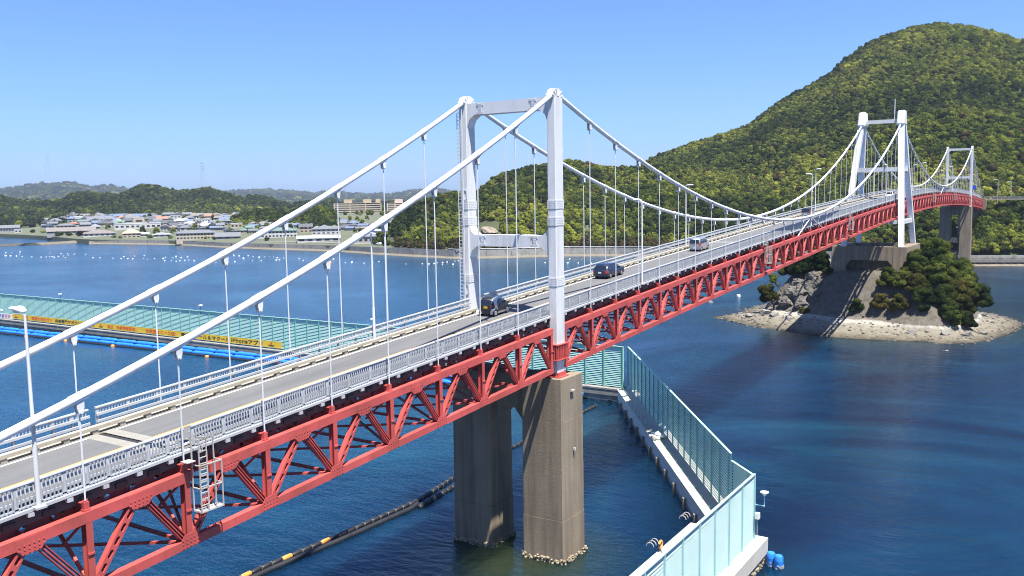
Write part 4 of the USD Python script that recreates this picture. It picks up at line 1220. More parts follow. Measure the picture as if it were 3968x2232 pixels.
# ------------------------------------------------------------------ islet
SHORE = np.array([(-34, 141.5), (-31.3, 140.6), (-24.9, 135), (-18.1, 130.6), (-12.5, 128.5), (-4.5, 124.6), (3.6, 124.2), (9, 125.6), (13.7, 127.2), (19.5, 125.4), (24.9, 132.0), (29.0, 147), (30.2, 158), (29, 166), (25.5, 172.4), (20.2, 178), (10, 184), (0, 186), (-12, 186), (-24, 181), (-30, 172), (-32, 160), (-30, 151), (-33, 146)])
MOUND = np.array([(-26.0, 153), (-22.5, 147.5), (-15, 143.2), (-5.6, 140.2), (2.7, 137.4), (8.5, 133.6), (14.5, 131.8), (19.2, 134.6), (22.3, 143), (23.2, 154), (21.0, 164), (15, 172), (5, 177), (-8, 177), (-18, 172), (-25.0, 164)])


def chaikin(p, k=2):
    for _ in range(k):
        q = np.roll(p, -1, 0); p = np.stack([.75 * p + .25 * q, .25 * p + .75 * q], 1).reshape(-1, 2)
    return p


import shapely
SH = Polygon(chaikin(SHORE)); MO = Polygon(chaikin(MOUND, 1))


def islet_z(x, y):
    x, y = np.asarray(x, float), np.asarray(y, float)
    pts = shapely.points(np.stack([x, y], -1))
    inside = shapely.contains(SH, pts); ds = shapely.distance(SH.exterior, pts) * np.where(inside, 1, -1)
    dm = np.where(shapely.contains(MO, pts), shapely.distance(MO.exterior, pts), 0.0)
    z = np.where(ds > 0, np.minimum(2.5, ds * 0.19), np.maximum(ds * 0.16, -5))
    z = z + (fbm2(x, y, 2.6, 4, 3) - .5) * .5 * np.clip(ds / 3 + .4, 0, 1)
    face = np.minimum(dm * 1.05, 9.2); face = face - 1.0 * np.clip(1 - np.abs(dm - 9) / 3, 0, 1) * .4
    smooth_face = (np.abs(x - 1) < 9) & (y < 152)
    z = z + face + np.where(dm > .1, (fbm2(x, y, 3.2, 5, 8) - .5) * np.where(smooth_face, .55, np.where(x < -8, 4.2, 2.3)) * np.clip(dm / 2, 0, 1), 0)
    return z


gx, gy = np.meshgrid(np.linspace(-62, 58, 241), np.linspace(98, 205, 215), indexing='ij')
gz = islet_z(gx, gy)


def grid_mesh(gx, gy, gz):
    n, m = gx.shape; i, j = np.meshgrid(np.arange(n - 1), np.arange(m - 1), indexing='ij')
    q = np.stack([i * m + j, (i + 1) * m + j, (i + 1) * m + j + 1, i * m + j + 1], -1).reshape(-1, 4)
    return np.stack([gx, gy, gz], -1).reshape(-1, 3), np.vstack([q[:, [0, 1, 2]], q[:, [0, 2, 3]]])


tag(obj('islet_ground', grid_mesh(gx, gy, gz), 'island_ground', smooth=True), kind='structure')


def boulder(rng, r, flat=.7, sub=2):
    ico = trimesh.creation.icosphere(sub, 1.0); v = np.array(ico.vertices)
    v = v * (.62 + .76 * meshkit.fbm(v * 1.5 + rng.uniform(0, 50, 3), 4, 1)[:, None])
    for _ in range(9):    # planed facets
        n = rng.normal(size=3); n /= np.linalg.norm(n); d = v @ n; k = rng.uniform(.42, .78); v = v - np.clip(d - k, 0, None)[:, None] * n
    return v * r * np.array([1, rng.uniform(.7, 1.2), flat]), ico.faces


rng = np.random.default_rng(21)
rk = MB()   # shingle and cobbles on the beach: too many to count
for _ in range(2600):
    a = rng.uniform(0, 1)
    x, y = rng.uniform(-33, 30), rng.uniform(123, 186)
    if not SH.buffer(1.0).contains(Point(x, y)) or MO.buffer(-1.0).contains(Point(x, y)):
        continue
    if -14 < x < 14 and rng.random() < .5:
        continue
    r = rng.uniform(.12, .42) * (1.25 if x < -16 else 1)
    v, f = boulder(rng, r, .6, 1); rk.add(v + [x, y, float(islet_z([x], [y])[0]) + r * .1], f)
tag(obj('beach_stones', rk, 'rock'), 'loose stones and cobbles scattered over the islet beach', 'stones', kind='stuff')
for i, (x, y, r, lab) in enumerate(((-21.6, 142.6, 1.7, 'large pale boulder at the foot of the leaning tree on the islet'), (-18.6, 140.2, 1.2, 'grey boulder on the left beach of the islet'), (-24.6, 141.0, .9, 'low boulder among stones at the left tip of the islet'),
                                 (-14.5, 137.2, .9, 'angular boulder left of the bridge shadow on the islet beach'), (11.8, 131.0, .9, 'dark boulder below the trees at the right of the pale beach band'), (17.6, 132.2, 1.2, 'pale boulder under the right-hand trees of the islet'), (21.5, 134.0, 1.1, 'rock at the foot of the rightmost islet tree'),
                                 (-45.0, 171.0, 1.0, 'low wet rock just awash left of the islet'), (19.6, 118.2, .75, 'small pale rock in the water off the right of the islet'), (24.0, 139.0, .9, 'grey rock on the right shoulder of the islet beach'))):
    v, f = boulder(np.random.default_rng(40 + i), r, .75, 3)
    t = thing('boulder', lab, 'boulder', (x, y, max(float(islet_z([x], [y])[0]), -.3) + r * .15)); obj('stone', (v, f), 'pale_rock', t)
CR = ['lowest crag', 'left crag', 'upper right crag', 'large upper crag', 'outermost crag', 'small crag nearest the shadow', 'topmost crag', 'crag behind the leaning tree', 'lowest right crag', 'narrow crag beside the smooth slope']
for i, (x, y, z, s) in enumerate(((-14.5, 146.8, 5.0, 1.9), (-16.3, 147.5, 6.2, 1.7), (-12.6, 147.6, 7.3, 1.8), (-14.8, 149.0, 8.8, 1.6), (-17.4, 146.0, 3.8, 1.5), (-11.4, 145.4, 4.6, 1.3), (-12.2, 149.3, 9.6, 1.4), (-18.6, 147.8, 3, 1.7), (-13.4, 144.6, 3, 1.5), (-10.6, 147.6, 5, 1.2))):
    v, f = boulder(np.random.default_rng(60 + i), s * 1.35, .9, 4); v = v + np.stack([meshkit.fbm(v * 1.6 + k, 4, 5) - .5 for k in (0, 9, 31)], 1) * .8
    t = thing('rock_outcrop', CR[i] + ' in the rocky islet face left of the bridge shadow', 'rock', (x, y + .3, float(islet_z([x], [y])[0]) + s * .1), group='craggy rocks in the islet face'); obj('stone', (v, f), 'rock', t)

# ------------------------------------------------------------------ trees
def crown_mesh(seed, lumps, card, per_lump, sub=2, squash=.85, noise=.35):
    rng = np.random.default_rng(seed); m = MB(); nrm = []
    ico = trimesh.creation.icosphere(sub, 1.0); iv = np.array(ico.vertices)
    for c, r in lumps:
        c = np.asarray(c, float)
        d = 1 + noise * 2 * (meshkit.fbm(iv * 2.2 + rng.uniform(0, 90, 3), 3, 2) - .5)
        m.add(iv * d[:, None] * r * .88 * [1, 1, squash] + c, ico.faces); nrm.append(iv)
        u = rng.normal(size=(per_lump, 3)); u[:, 2] = np.abs(u[:, 2]) * .9 - .28; u /= np.linalg.norm(u, axis=1, keepdims=True)
        pos = c + u * r * (rng.uniform(.80, 1.14, (per_lump, 1))) * [1, 1, squash]
        a = np.cross(u, rng.normal(size=u.shape)); a /= np.linalg.norm(a, axis=1, keepdims=True)
        b = np.cross(u, a) * .75 + u * rng.uniform(-.5, .5, (per_lump, 1))
        s = card * rng.uniform(.6, 1.3, (per_lump, 1))
        v = np.stack([pos - a * s * .5, pos - b * s * .5, pos + a * s * .5, pos + b * s * .6], 1).reshape(-1, 3)
        f = np.arange(per_lump * 4).reshape(-1, 4)
        m.add(v, f); nn = u + rng.normal(0, .35, u.shape); nn /= np.linalg.norm(nn, axis=1, keepdims=True); nrm.append(np.repeat(nn, 4, 0))
    v, f = m.get(); return v, f, np.vstack(nrm)


def crown_obj(path_parent, name, cm, mt):
    o = obj(name, (cm[0], cm[1]), mt, path_parent)
    me = UsdGeom.Mesh(o); me.CreateNormalsAttr(Vt.Vec3fArray.FromNumpy(cm[2].astype(np.float32))); me.SetNormalsInterpolation('vertex')
    return o


def lump_set(seed, n, R, H, z0):
    rng = np.random.default_rng(seed); out = []
    for k in range(n):
        a = rng.uniform(0, 6.28); q = math.sqrt(rng.uniform(0, 1)); t = rng.uniform(0, 1)
        rad = R * (1 - .55 * t) * q * .72
        out.append(((rad * math.cos(a), rad * math.sin(a), z0 + H * (t * .85 + .05)), R * rng.uniform(.30, .46) * (16 / max(n, 16)) ** .38))
    return out


def make_tree(name, label, cat, loc, seed, R, H, trunk_h, mt, n=16, card=.34, per=170, group=None, lean=(0, 0), trunk_r=.22):
    t = thing(name, label, cat, loc, group=group)
    L = np.array([*lean, 0.0])
    lumps = [(np.array(c) + L * (c[2] / (trunk_h + H)), r) for c, r in lump_set(seed, n, R, H, trunk_h)]
    crown_obj(t, 'crown', crown_mesh(seed, lumps, card, per, sub=1 if n > 20 else 2), mt)
    m = MB(); top = np.array([0, 0, trunk_h + H * .5]) + L * .6
    m.tube([(0, 0, -.6), (L[0] * .12, L[1] * .12, trunk_h * .5), top * [1, 1, .75], top], [trunk_r * 1.25, trunk_r, trunk_r * .7, trunk_r * .3], 7)
    rng = np.random.default_rng(seed + 500)
    for c, r in lumps[:6]:
        st = np.array([L[0] * .2, L[1] * .2, trunk_h * rng.uniform(.6, 1.05)]); m.tube([st, st * .4 + np.array(c) * .6 + [0, 0, -.2], c], [trunk_r * .5, trunk_r * .35, trunk_r * .15], 5)
    obj('trunk', m, 'bark', t)
    return t


T_ = [  # islet trees: x, y, height of trunk, crown radius, crown height, leaf, label
    (13.0, 153.5, 2.6, 4.4, 5.6, 'leaf_island', 'tallest dark evergreen tree on the islet right of the middle pier'),
    (17.6, 155.0, 2.4, 4.3, 5.2, 'leaf_island', 'broad dark tree near the right end of the islet canopy'),
    (19.6, 150.0, 1.8, 3.6, 4.4, 'leaf_island', 'dark rounded tree at the right edge of the islet'),
    (14.8, 146.5, 1.6, 3.9, 4.4, 'leaf_island', 'dark tree in the middle of the right-hand islet canopy'),
    (10.2, 143.8, 1.2, 3.2, 3.8, 'leaf_island', 'smaller dark tree standing against the front right leg of the middle pier'),
    (11.6, 138.6, .9, 2.9, 3.0, 'leaf_island_olive', 'low olive tree at the front of the islet beside the bright bush'),
    (16.6, 138.8, 1.0, 3.4, 3.4, 'leaf_island', 'low spreading tree at the front right of the islet above the shingle'),
    (19.8, 142.0, 1.0, 2.9, 3.3, 'leaf_island_olive', 'olive tinged tree overhanging the right beach of the islet'),
    (20.8, 160.5, 2.0, 4.0, 4.6, 'leaf_island', 'dark tree at the back right of the islet'),
    (9.5, 160.0, 1.6, 3.4, 3.8, 'leaf_island', 'dark tree between the back legs of the middle pier on the islet'),
    (-15.6, 152.0, 1.8, 3.2, 3.9, 'leaf_island', 'dark tree above the crags left of the middle pier'),
    (-11.6, 153.6, 1.3, 2.7, 3.2, 'leaf_island', 'dark tree against the left leg of the middle pier'),
    (-18.8, 155.5, 1.6, 3.4, 4.0, 'leaf_island', 'dark tree at the back left of the islet'),
    (17.0, 150.5, 1.6, 3.9, 4.6, 'leaf_island', 'dark tree between the tallest islet tree and its right edge'),
    (12.6, 149.0, 1.6, 3.6, 4.4, 'leaf_island', 'dark tree directly below the tallest islet tree'),
    (18.6, 144.6, 1.2, 3.6, 4.2, 'leaf_island_olive', 'olive green tree in the right half of the islet canopy'),
    (8.6, 141.0, .8, 2.4, 3.0, 'leaf_island', 'narrow dark tree at the left end of the right-hand islet canopy'),
    (14.2, 142.5, 1.0, 3.2, 3.6, 'leaf_island', 'dark tree in the lower middle of the right-hand islet canopy'),
    (-13.6, 156.5, 1.5, 3.0, 3.8, 'leaf_island', 'dark tree behind the crags at the left of the middle pier'),
    (5.4, 142.6, .7, 2.7, 3.6, 'leaf_island', 'dark tree closest to the bridge shadow among the right-hand islet trees'),
    (8.4, 137.0, .6, 2.4, 2.4, 'leaf_island_olive', 'low olive tree at the left front of the right-hand islet canopy'),
    (13.0, 136.6, .6, 2.7, 2.6, 'leaf_island', 'low dark tree at the front edge of the islet canopy above the pale band'),
    (17.8, 136.8, .6, 2.7, 2.6, 'leaf_island', 'low dark tree at the front right of the canopy above grey rocks'),
    (20.6, 139.4, .6, 2.3, 2.6, 'leaf_island', 'low dark tree nearest the right-hand shingle of the islet'),
    (4.3, 139.0, .5, 2.2, 2.4, 'leaf_island_olive', 'low olive tree beside the bright green bush at the foot of the slope'),
    (-2.0, 173.5, 1.5, 3.6, 4.0, 'leaf_island', 'tree seen under the bridge behind the middle pier'),
    (5.5, 175.0, 1.2, 3.2, 3.6, 'leaf_island_olive', 'olive tree behind the middle pier under the truss'),
    (-8.5, 174.5, 1.2, 3.2, 3.6, 'leaf_island', 'dark tree behind the left legs of the middle pier')]
for i, (x, y, th, R, H, mt, lab) in enumerate(T_):
    make_tree('islet_tree', lab, 'tree', (x, y, float(islet_z([x], [y])[0])), 100 + i, R * 1.1, H * 1.08, th * .5, mt, n=44, card=.27, per=230)
make_tree('islet_tree', 'leaning olive brown tree over the left shore of the islet', 'tree', (-20.2, 146.0, float(islet_z([-20.2], [146.0])[0])), 131, 2.7, 3.4, 2.6, 'leaf_island_olive', 13, .32, 150, lean=(-2.2, -1.2))
make_tree('islet_tree', 'small sparse tree leaning out above the olive one at the left of the islet', 'tree', (-19.2, 148.5, float(islet_z([-19.2], [148.5])[0])), 132, 1.7, 1.8, 3.6, 'leaf_island', 7, .32, 110, lean=(-2.6, -.5), trunk_r=.14)
for i, (x, y, R, H, mt, lab) in enumerate(((-.2, 139.8, 2.0, 2.6, 'leaf_bright', 'bright green bush at the foot of the concrete slope on the islet'), (3.4, 139.2, 1.5, 1.5, 'leaf_island_olive', 'low olive bush beside the bright green bush on the islet'), (7.2, 137.4, 1.7, 1.6, 'leaf_island_olive', 'low olive bush at the edge of the pale beach band'),
                                           (13.5, 135.3, 1.5, 1.4, 'leaf_island', 'low dark bush above the shingle of the islet'), (-9.3, 150.2, 1.5, 1.5, 'leaf_bright', 'bright green bush hanging beside the left front leg of the middle pier'), (-12.6, 142.3, 1.5, .8, 'leaf_island_olive', 'patch of low green scrub at the foot of the islet crags'),
                                           (19.0, 136.6, 1.5, 1.4, 'leaf_island', 'dark bush at the right end of the islet tree line'))):
    make_tree('islet_bush', lab, 'bush', (x, y, float(islet_z([x], [y])[0]) - .2), 160 + i, R, H, .2, mt, 9, .26, 140, trunk_r=.06)

# ------------------------------------------------------------------ land, hills and woods
AZD = np.radians
SH_AZ = np.array([-80, -70, -62.8, -60.5, -58.6, -53.6, -50.7, -48, -44.3, -43.4, -41.7, -39.0, -36.2, -33, -29.0, -26.0, -20, -12, -5.8, -2.4, 4, 14, 30])
SH_D = np.array([1000, 990, 965, 850, 738, 667, 603, 565, 525, 514, 487, 458, 434, 434, 440, 437, 418, 400, 387, 394, 408, 430, 480])


def shore_d(az):
    return np.interp(az, SH_AZ, SH_D)


def land_z(az, d):
    k = np.interp(az, [-45, -36], [.036, .012])
    return 3.1 + np.clip((d - shore_d(az)) * k, 0, 13)


def pol(az, d):
    a = np.radians(az); return CAM[0] + d * np.sin(a), CAM[1] + d * np.cos(a)


def azd(x, y):
    return math.degrees(math.atan2(x - CAM[0], y - CAM[1])), math.hypot(x - CAM[0], y - CAM[1])


az = np.linspace(-80, 30, 111)
tt = np.concatenate([[-.05], np.linspace(0, 1, 12) ** 1.5 * 400, [700, 1400, 3000, 6500]])
ga, gt = np.meshgrid(az, tt, indexing='ij'); gd = shore_d(ga) + gt
lx, ly = pol(ga, gd)
tag(obj('land', grid_mesh(lx, ly, np.where(gt < 0, -2.0, land_z(ga, gd))), 'land_soil', smooth=30), kind='structure')
# foreshore: strip of rock and weed below the sea wall
rr = np.array([-6.5, -4.5, -2.5, 0.0, 1.0]); zz_ = np.array([-1.2, -.15, .35, .9, 1.0])
az = np.linspace(-58.3, 25, 260)
ga, gr = np.meshgrid(az, rr, indexing='ij'); gz2 = np.broadcast_to(zz_, ga.shape) + (fbm2(ga * 9, gr, 1.0, 4, 2) - .5) * .7
fx, fy = pol(ga, shore_d(ga) + gr)
tag(obj('foreshore', grid_mesh(fx, fy, gz2), 'sand'), kind='structure')
swl = thing('sea_wall', 'long grey concrete sea wall curving along the far shore', 'wall')
edges = np.concatenate([np.arange(-58.3, -24, 1.6), np.arange(-24, 26, 3.0)])
for a0, a1 in zip(edges[:-1], edges[1:]):
    n = 4; aa = np.linspace(a0, a1 - .03, n); top = np.interp(aa, [-58.3, -56.5, -50, -43, -40], [1.2, 3.0, 3.3, 3.5, 4.0])
    v = []
    for a, h in zip(aa, top):
        d = float(shore_d(a))
        for off, z in ((-.5, -1.0), (-.15, h), (.35, h), (.45, 2.0)):
            v.append([*pol(a, d + off), z])
    v = np.array(v); f = [[i * 4 + j, i * 4 + (j + 1) % 4, (i + 1) * 4 + (j + 1) % 4, (i + 1) * 4 + j] for i in range(n - 1) for j in range(4)]
    f += [[0, 3, 2, 1]] + [[(n - 1) * 4, (n - 1) * 4 + 1, (n - 1) * 4 + 2, (n - 1) * 4 + 3]]
    obj('wall_panel', (v, np.array(f)[:, ::-1]), 'wall_concrete', swl)


def ribbon(name, azs, o0, o1, z, mt):
    azs = np.asarray(azs); d = shore_d(azs); v = []
    for a, q in zip(azs, d):
        v += [[*pol(a, q + o0), z], [*pol(a, q + o1), z]]
    f = [[2 * i, 2 * i + 2, 2 * i + 3, 2 * i + 1] for i in range(len(azs) - 1)]
    o = obj(name, (np.array(v), np.array(f)[:, ::-1]), mt); tag(o, kind='structure'); return o


ribbon('shore_road', np.linspace(-42.2, -22, 60), .6, 8.0, 3.26, 'town_asphalt')
ribbon('grass_verge', np.linspace(-47.5, -43.6, 20), 2, 16, 3.2, 'dry_grass')
ribbon('parking_yard', np.linspace(-49.5, -43.2, 20), 17, 42, 3.9, 'town_asphalt')
gr_ = thing('guard_rail', 'white guard rail along the top of the far sea wall', 'railing')
aa = np.linspace(-36.8, -20.5, 90)
P_ = [np.array([*pol(a, float(shore_d(a)) + .1), 4.5]) for a in aa]
obj('rail', MB().tube(P_, .16, 5), 'rail_paint', gr_)
for p_ in P_[::3]:
    obj('post', MB().bar(p_ - [0, 0, .6], p_, .12, .12, (0, 1, 0)), 'rail_paint', gr_)
# low spit at the left
sp_ = [on_z(a * .27195, 660 + b * .27195, 0) for a, b in ((-300, 1072), (0, 1082), (400, 1068), (800, 1048), (1150, 1025), (1400, 1000))]
ps, _u = curve([q[:2] for q in sp_], 40)
v = []
for q in ps:
    h = 1.25 + .35 * math.sin(q[0] * .15)
    for o, z in ((-9, -1.0), (-5, .6), (-2, h), (5, h), (10, -.6)):
        v.append([q[0] + .45 * o, q[1] + o * .9, z])
f = [[i * 5 + j, i * 5 + j + 1, (i + 1) * 5 + j + 1, (i + 1) * 5 + j] for i in range(39) for j in range(4)]
tag(obj('spit', (np.array(v), np.array(f)), 'sand'), kind='structure')

SKY = dict(
    near_left=[(-68, .5), (-62.63, .59), (-61.96, .43), (-60.7, .37), (-59.48, .43), (-58.81, .79), (-58.18, .82), (-57.26, .68), (-56.51, .63), (-55.88, .92), (-55.33, 1.18), (-54.74, 1.2), (-54.17, 1.04), (-53.2, .81), (-52.16, .89), (-51.55, 1.03), (-51.03, .82), (-50.3, .61), (-49.53, .32), (-49.1, .49), (-48.47, .44), (-47.64, .21), (-46.8, -.07), (-45.72, 0), (-45.07, .21), (-43.87, .15), (-43.74, -.08), (-41.1, -.08), (-39.76, -.06), (-38.86, -.1), (-37, -.4)],
    far1=[(-69, .6), (-66, .8), (-62.62, .85), (-61.93, .9), (-60.65, 1.14), (-59.8, 1.14), (-58.86, 1.15), (-57.99, .9), (-57.01, 1.01), (-56.19, .8), (-55.36, .58), (-53, .2)],
    far2=[(-53, .2), (-50.96, .52), (-50.22, .59), (-49.09, .62), (-48.04, .67), (-47.62, .6), (-45.71, .48), (-45.2, .37), (-44.03, .54), (-43.03, .35), (-41.7, .25), (-41, .32), (-40.6, .22), (-39.88, .3), (-38.94, .47), (-37.5, .56), (-37.05, .48), (-35.7, .24), (-33, 0)],
    knoll=[(-50.4, -1.2), (-50.07, -.66), (-49.56, -.5), (-48.51, -.39), (-47.66, -.32), (-46.82, -.55), (-45.95, -.26), (-45.3, -.1), (-44.9, -.15), (-44.41, -.38), (-43.99, -.79), (-43.6, -1.3)],
    mid=[(-41.3, -1.5), (-39.99, -.5), (-38.96, 0), (-37.42, .53), (-36.13, .64), (-34.85, .74), (-33.55, 1.64), (-32.26, 2.05), (-30.46, 2.4), (-29.18, 2.55), (-28.16, 2.53), (-27.15, 2.21), (-25.38, 2.05), (-24.12, 2.15), (-23.37, 2.25), (-20.89, 1.9), (-18.45, 1.4), (-14, .6), (-10, -.5)],
    main=[(-29, .3), (-27.16, .56), (-25.13, 1.54), (-23.37, 2.63), (-20.9, 3.43), (-17.77, 4.31), (-15.9, 5.67), (-14.52, 6.42), (-13.17, 7.04), (-12.07, 8), (-10.99, 8.72), (-9.92, 9.19), (-8.65, 9.48), (-7.82, 9.55), (-7.2, 9.6), (-6.38, 9.48), (-5.37, 9.21), (-4.38, 8.9), (-3.59, 8.5), (-2.89, 8.22), (1, 7), (6, 5.5), (12, 4)],
    right=[(-5.6, -2.2), (-4.99, -1.52), (-4.67, -1.11), (-4.29, -.71), (-3.66, -.54), (-3.25, -.32), (-2.58, 0), (0, .8), (5, 1.6), (12, 1.8)])


class Hill:
    def __init__(self, key, d0, dr, zb, tree, back=1.0, seed=0, rough=.16, name='wooded_hill', mt='hill_soil', power=.92, nt=46):
        s = np.array(SKY[key]); self.s, self.zb, self.back, self.seed, self.rough, self.power, self.tree = s, zb, back, seed, rough, power, tree
        self.d0, self.dr = d0, dr
        a = np.linspace(s[0, 0], s[-1, 0], max(40, int((s[-1, 0] - s[0, 0]) * 8))); t = np.concatenate([np.linspace(-.04, 1, nt), 1 + np.linspace(.04, 1.1, 16)])
        ga, gt = np.meshgrid(a, t, indexing='ij')
        x, y, z = self.at(ga, gt)
        tag(obj(name, grid_mesh(x, y, z), mt, smooth=True), kind='structure')

    def val(self, q, az):
        return q(az) if callable(q) else np.full_like(np.asarray(az, float), q)

    def at(self, az, t):
        az = np.asarray(az, float); t = np.asarray(t, float)
        d0, dr = self.val(self.d0, az), self.val(self.dr, az); el = np.interp(az, self.s[:, 0], self.s[:, 1])
        zr = np.maximum(CAM[2] + dr * np.tan(np.radians(el)) - self.tree, self.zb + .2)
        d = d0 + (dr - d0) * t; x, y = pol(az, d)
        up = np.clip(t, 0, 1) ** self.power; dn = 1 - sm((t - 1) / (1.1 * self.back))
        n = fbm2(x, y, 130 * np.clip(dr / 700, .8, 3), 4, self.seed) - .5
        z = self.zb + (zr - self.zb) * np.where(t <= 1, up, dn) + (zr - self.zb) * self.rough * n * np.sin(np.pi * np.clip(t, 0, 1)) * 2
        z = np.where(t < 0, self.zb - 2.5, z)
        return x, y, z

    def scatter(self, n, t1, seed, a0=None, a1=None):
        rng = np.random.default_rng(seed); a0 = self.s[0, 0] if a0 is None else a0; a1 = self.s[-1, 0] if a1 is None else a1
        az = rng.uniform(a0, a1, n * 2); t = rng.uniform(.0, t1, n * 2)
        d0, dr = self.val(self.d0, az), self.val(self.dr, az); w = (d0 + (dr - d0) * t) * (dr - d0)
        keep = rng.uniform(0, w.max(), n * 2) < w
        az, t = az[keep][:n], t[keep][:n]
        x, y, z = self.at(az, t)
        ok = z > self.zb + .05
        return np.stack([x, y, z], 1)[ok], az[ok]


H_far1 = Hill('far1', 3300, 4900, 5, 10, seed=1, mt='far_hill'); H_far2 = Hill('far2', 3600, 5600, 5, 10, seed=2, mt='far_hill')
H_near = Hill('near_left', lambda a: np.interp(a, [-68, -56, -50, -44, -37], [1010, 1000, 985, 960, 930]), lambda a: np.interp(a, [-68, -55, -44, -37], [1330, 1290, 1260, 1220]), 8, 7, seed=3)
H_knoll = Hill('knoll', lambda a: np.interp(a, [-50.5, -43], [770, 640]), lambda a: np.interp(a, [-50.5, -43], [850, 730]), 6, 6, seed=4)
H_mid = Hill('mid', lambda a: shore_d(a) + np.interp(a, [-41, -38, -30, -22], [24, 17, 13, 14]), lambda a: np.interp(a, [-41, -36, -29, -20, -10], [530, 570, 640, 640, 560]), 3.4, 6, seed=5)
H_main = Hill('main', lambda a: np.interp(a, [-29, -24, -18, -8, 2, 12], [600, 560, 470, 428, 430, 440]), lambda a: np.interp(a, [-29, -23, -14, -7, 2, 12], [800, 820, 830, 840, 820, 760]), 3.2, 6, seed=6, rough=.34, nt=80)
H_right = Hill('right', lambda a: shore_d(a) + 9, lambda a: np.interp(a, [-5.6, -3, 4, 12], [432, 440, 470, 500]), 3.4, 6, seed=7)

# woods: point instancers of crowns, one per hill
PROT = []
for k in range(6):
    PROT.append(crown_mesh(300 + k, lump_set(300 + k, 9, 1.0, .95, .05), .20, 46, sub=1, squash=.9, noise=.3))
MATS = ['leaf_hill', 'leaf_hill_lime', 'leaf_hill_dark', 'leaf_hill', 'leaf_hill_brown', 'leaf_hill_lime', 'leaf_hill_dark', 'leaf_hill']


def wood(name, label, pts, seed, smin, smax, far=False):
    rng = np.random.default_rng(seed); inst = UsdGeom.PointInstancer.Define(stage, f'/World/{numbered("/World", name)}'); pr = inst.GetPrim()
    tag(pr, label, 'wood', kind='stuff')
    for k, mt in enumerate(MATS):
        crown_obj(pr, 'crown', PROT[k % 6], (('leaf_far_dark' if 'dark' in mt else 'leaf_far') if far and k != 1 else mt))
    inst.CreatePrototypesRel().SetTargets([c.GetPath() for c in pr.GetChildren()])
    n = len(pts)
    # species grow in patches
    q = fbm2(pts[:, 0], pts[:, 1], 70, 3, seed) * .72 + rng.uniform(0, .30, n)
    idx = np.searchsorted(np.quantile(q, [.12, .24, .42, .60, .65, .80, .91]), q)
    order = np.array([2, 6, 0, 3, 4, 7, 1, 5]); idx = order[np.clip(idx, 0, 7)]
    sc = rng.uniform(smin, smax, (n, 1)) * rng.uniform(.85, 1.15, (n, 3)) * [1, 1, 1.0]
    ang = rng.uniform(0, 2 * np.pi, n)
    inst.CreatePositionsAttr(Vt.Vec3fArray.FromNumpy((pts - [0, 0, .3]).astype(np.float32)))
    inst.CreateScalesAttr(Vt.Vec3fArray.FromNumpy(sc.astype(np.float32)))
    inst.CreateProtoIndicesAttr(Vt.IntArray.FromNumpy(idx.astype(np.int32)))
    inst.CreateOrientationsAttr(Vt.QuathArray([Gf.Quath(float(math.cos(a / 2)), 0, 0, float(math.sin(a / 2))) for a in ang]))
    return pr


pm, am = H_main.scatter(21000, 1.06, 1, a1=5)
pd_, ad_ = H_mid.scatter(5200, 1.10, 2)
pr_, ar_ = H_right.scatter(1100, 1.2, 3, a1=5)
gap = ~((ad_ > -35.2) & (ad_ < -33.2) & (pd_[:, 2] < 16) & (pd_[:, 2] > 6))
pd_, ad_ = pd_[gap], ad_[gap]
# trees nearest the water stand as things of their own
allp = np.vstack([pd_, pr_, pm]); alla = np.concatenate([ad_, ar_, am]); src = np.concatenate([np.zeros(len(pd_)), np.ones(len(pr_)), np.full(len(pm), 2)])
dist = np.hypot(allp[:, 0] - CAM[0], allp[:, 1] - CAM[1]); cand = np.where((alla > -40.5) & (alla < -2.2))[0]
edge = np.zeros(len(allp))
val = allp[:, 2] + (dist - shore_d(alla)) * .2
near = cand[np.argsort(val[cand])][:150]
mask = np.ones(len(allp), bool); mask[near] = False
wood('hillside_wood', 'spring green woodland covering the steep hill on the right', pm[mask[len(pd_) + len(pr_):]], 1, 2.5, 4.6)
wood('hillside_wood', 'mixed green and olive woodland on the lower hill behind the near tower', pd_[mask[:len(pd_)]], 2, 2.4, 4.0)
wood('hillside_wood', 'dark woodland on the slope at the far end of the bridge', pr_[mask[len(pd_):len(pd_) + len(pr_)]], 3, 2.4, 3.9)
proto_trees = []
for j, k in enumerate(near):
    mt = ['leaf_hill', 'leaf_hill_dark', 'leaf_hill_lime', 'leaf_hill_brown', 'leaf_hill_dark'][j % 5]
    kind = {'leaf_hill': 'olive green tree', 'leaf_hill_dark': 'dark green tree', 'leaf_hill_lime': 'fresh yellow green tree', 'leaf_hill_brown': 'brownish bushy tree'}[mt]
    where = ['at the foot of the lower wooded hill behind the shore road', 'on the shore below the far end of the bridge', 'at the foot of the steep hill above the right-hand shore'][int(src[k])]
    lab = f'{kind} {where}'; s = 3.0 + 1.1 * ((j * 37) % 100) / 100
    if j < 5:
        t = thing('shore_tree', lab, 'tree', allp[k], group=lab + 's')
        crown_obj(t, 'crown', (PROT[j][0] * 3.2 + [0, 0, .8], PROT[j][1], PROT[j][2]), mt)
        obj('trunk', MB().tube([(0, 0, -.8), (0, 0, 2.6)], [.28, .18], 6), 'bark', t); proto_trees.append((t, mt))
    else:
        dup(proto_trees[j % 5][0], allp[k], (j * 2.4) % 6.28, lab, lab + 's', s / 3.2)
pn, _ = H_near.scatter(7600, 1.08, 4); wood('hillside_wood', 'hazy green woodland on the hills behind the town', pn, 4, 3.4, 6.2, True)
pk_, _ = H_knoll.scatter(1000, 1.2, 5); wood('hillside_wood', 'dark wood on the low knoll between the town houses', pk_, 5, 2.8, 4.6)
pf, _ = H_far1.scatter(4200, 1.05, 6); wood('hillside_wood', 'bluish woodland on the distant ridge at the left', pf, 6, 13, 22, True)
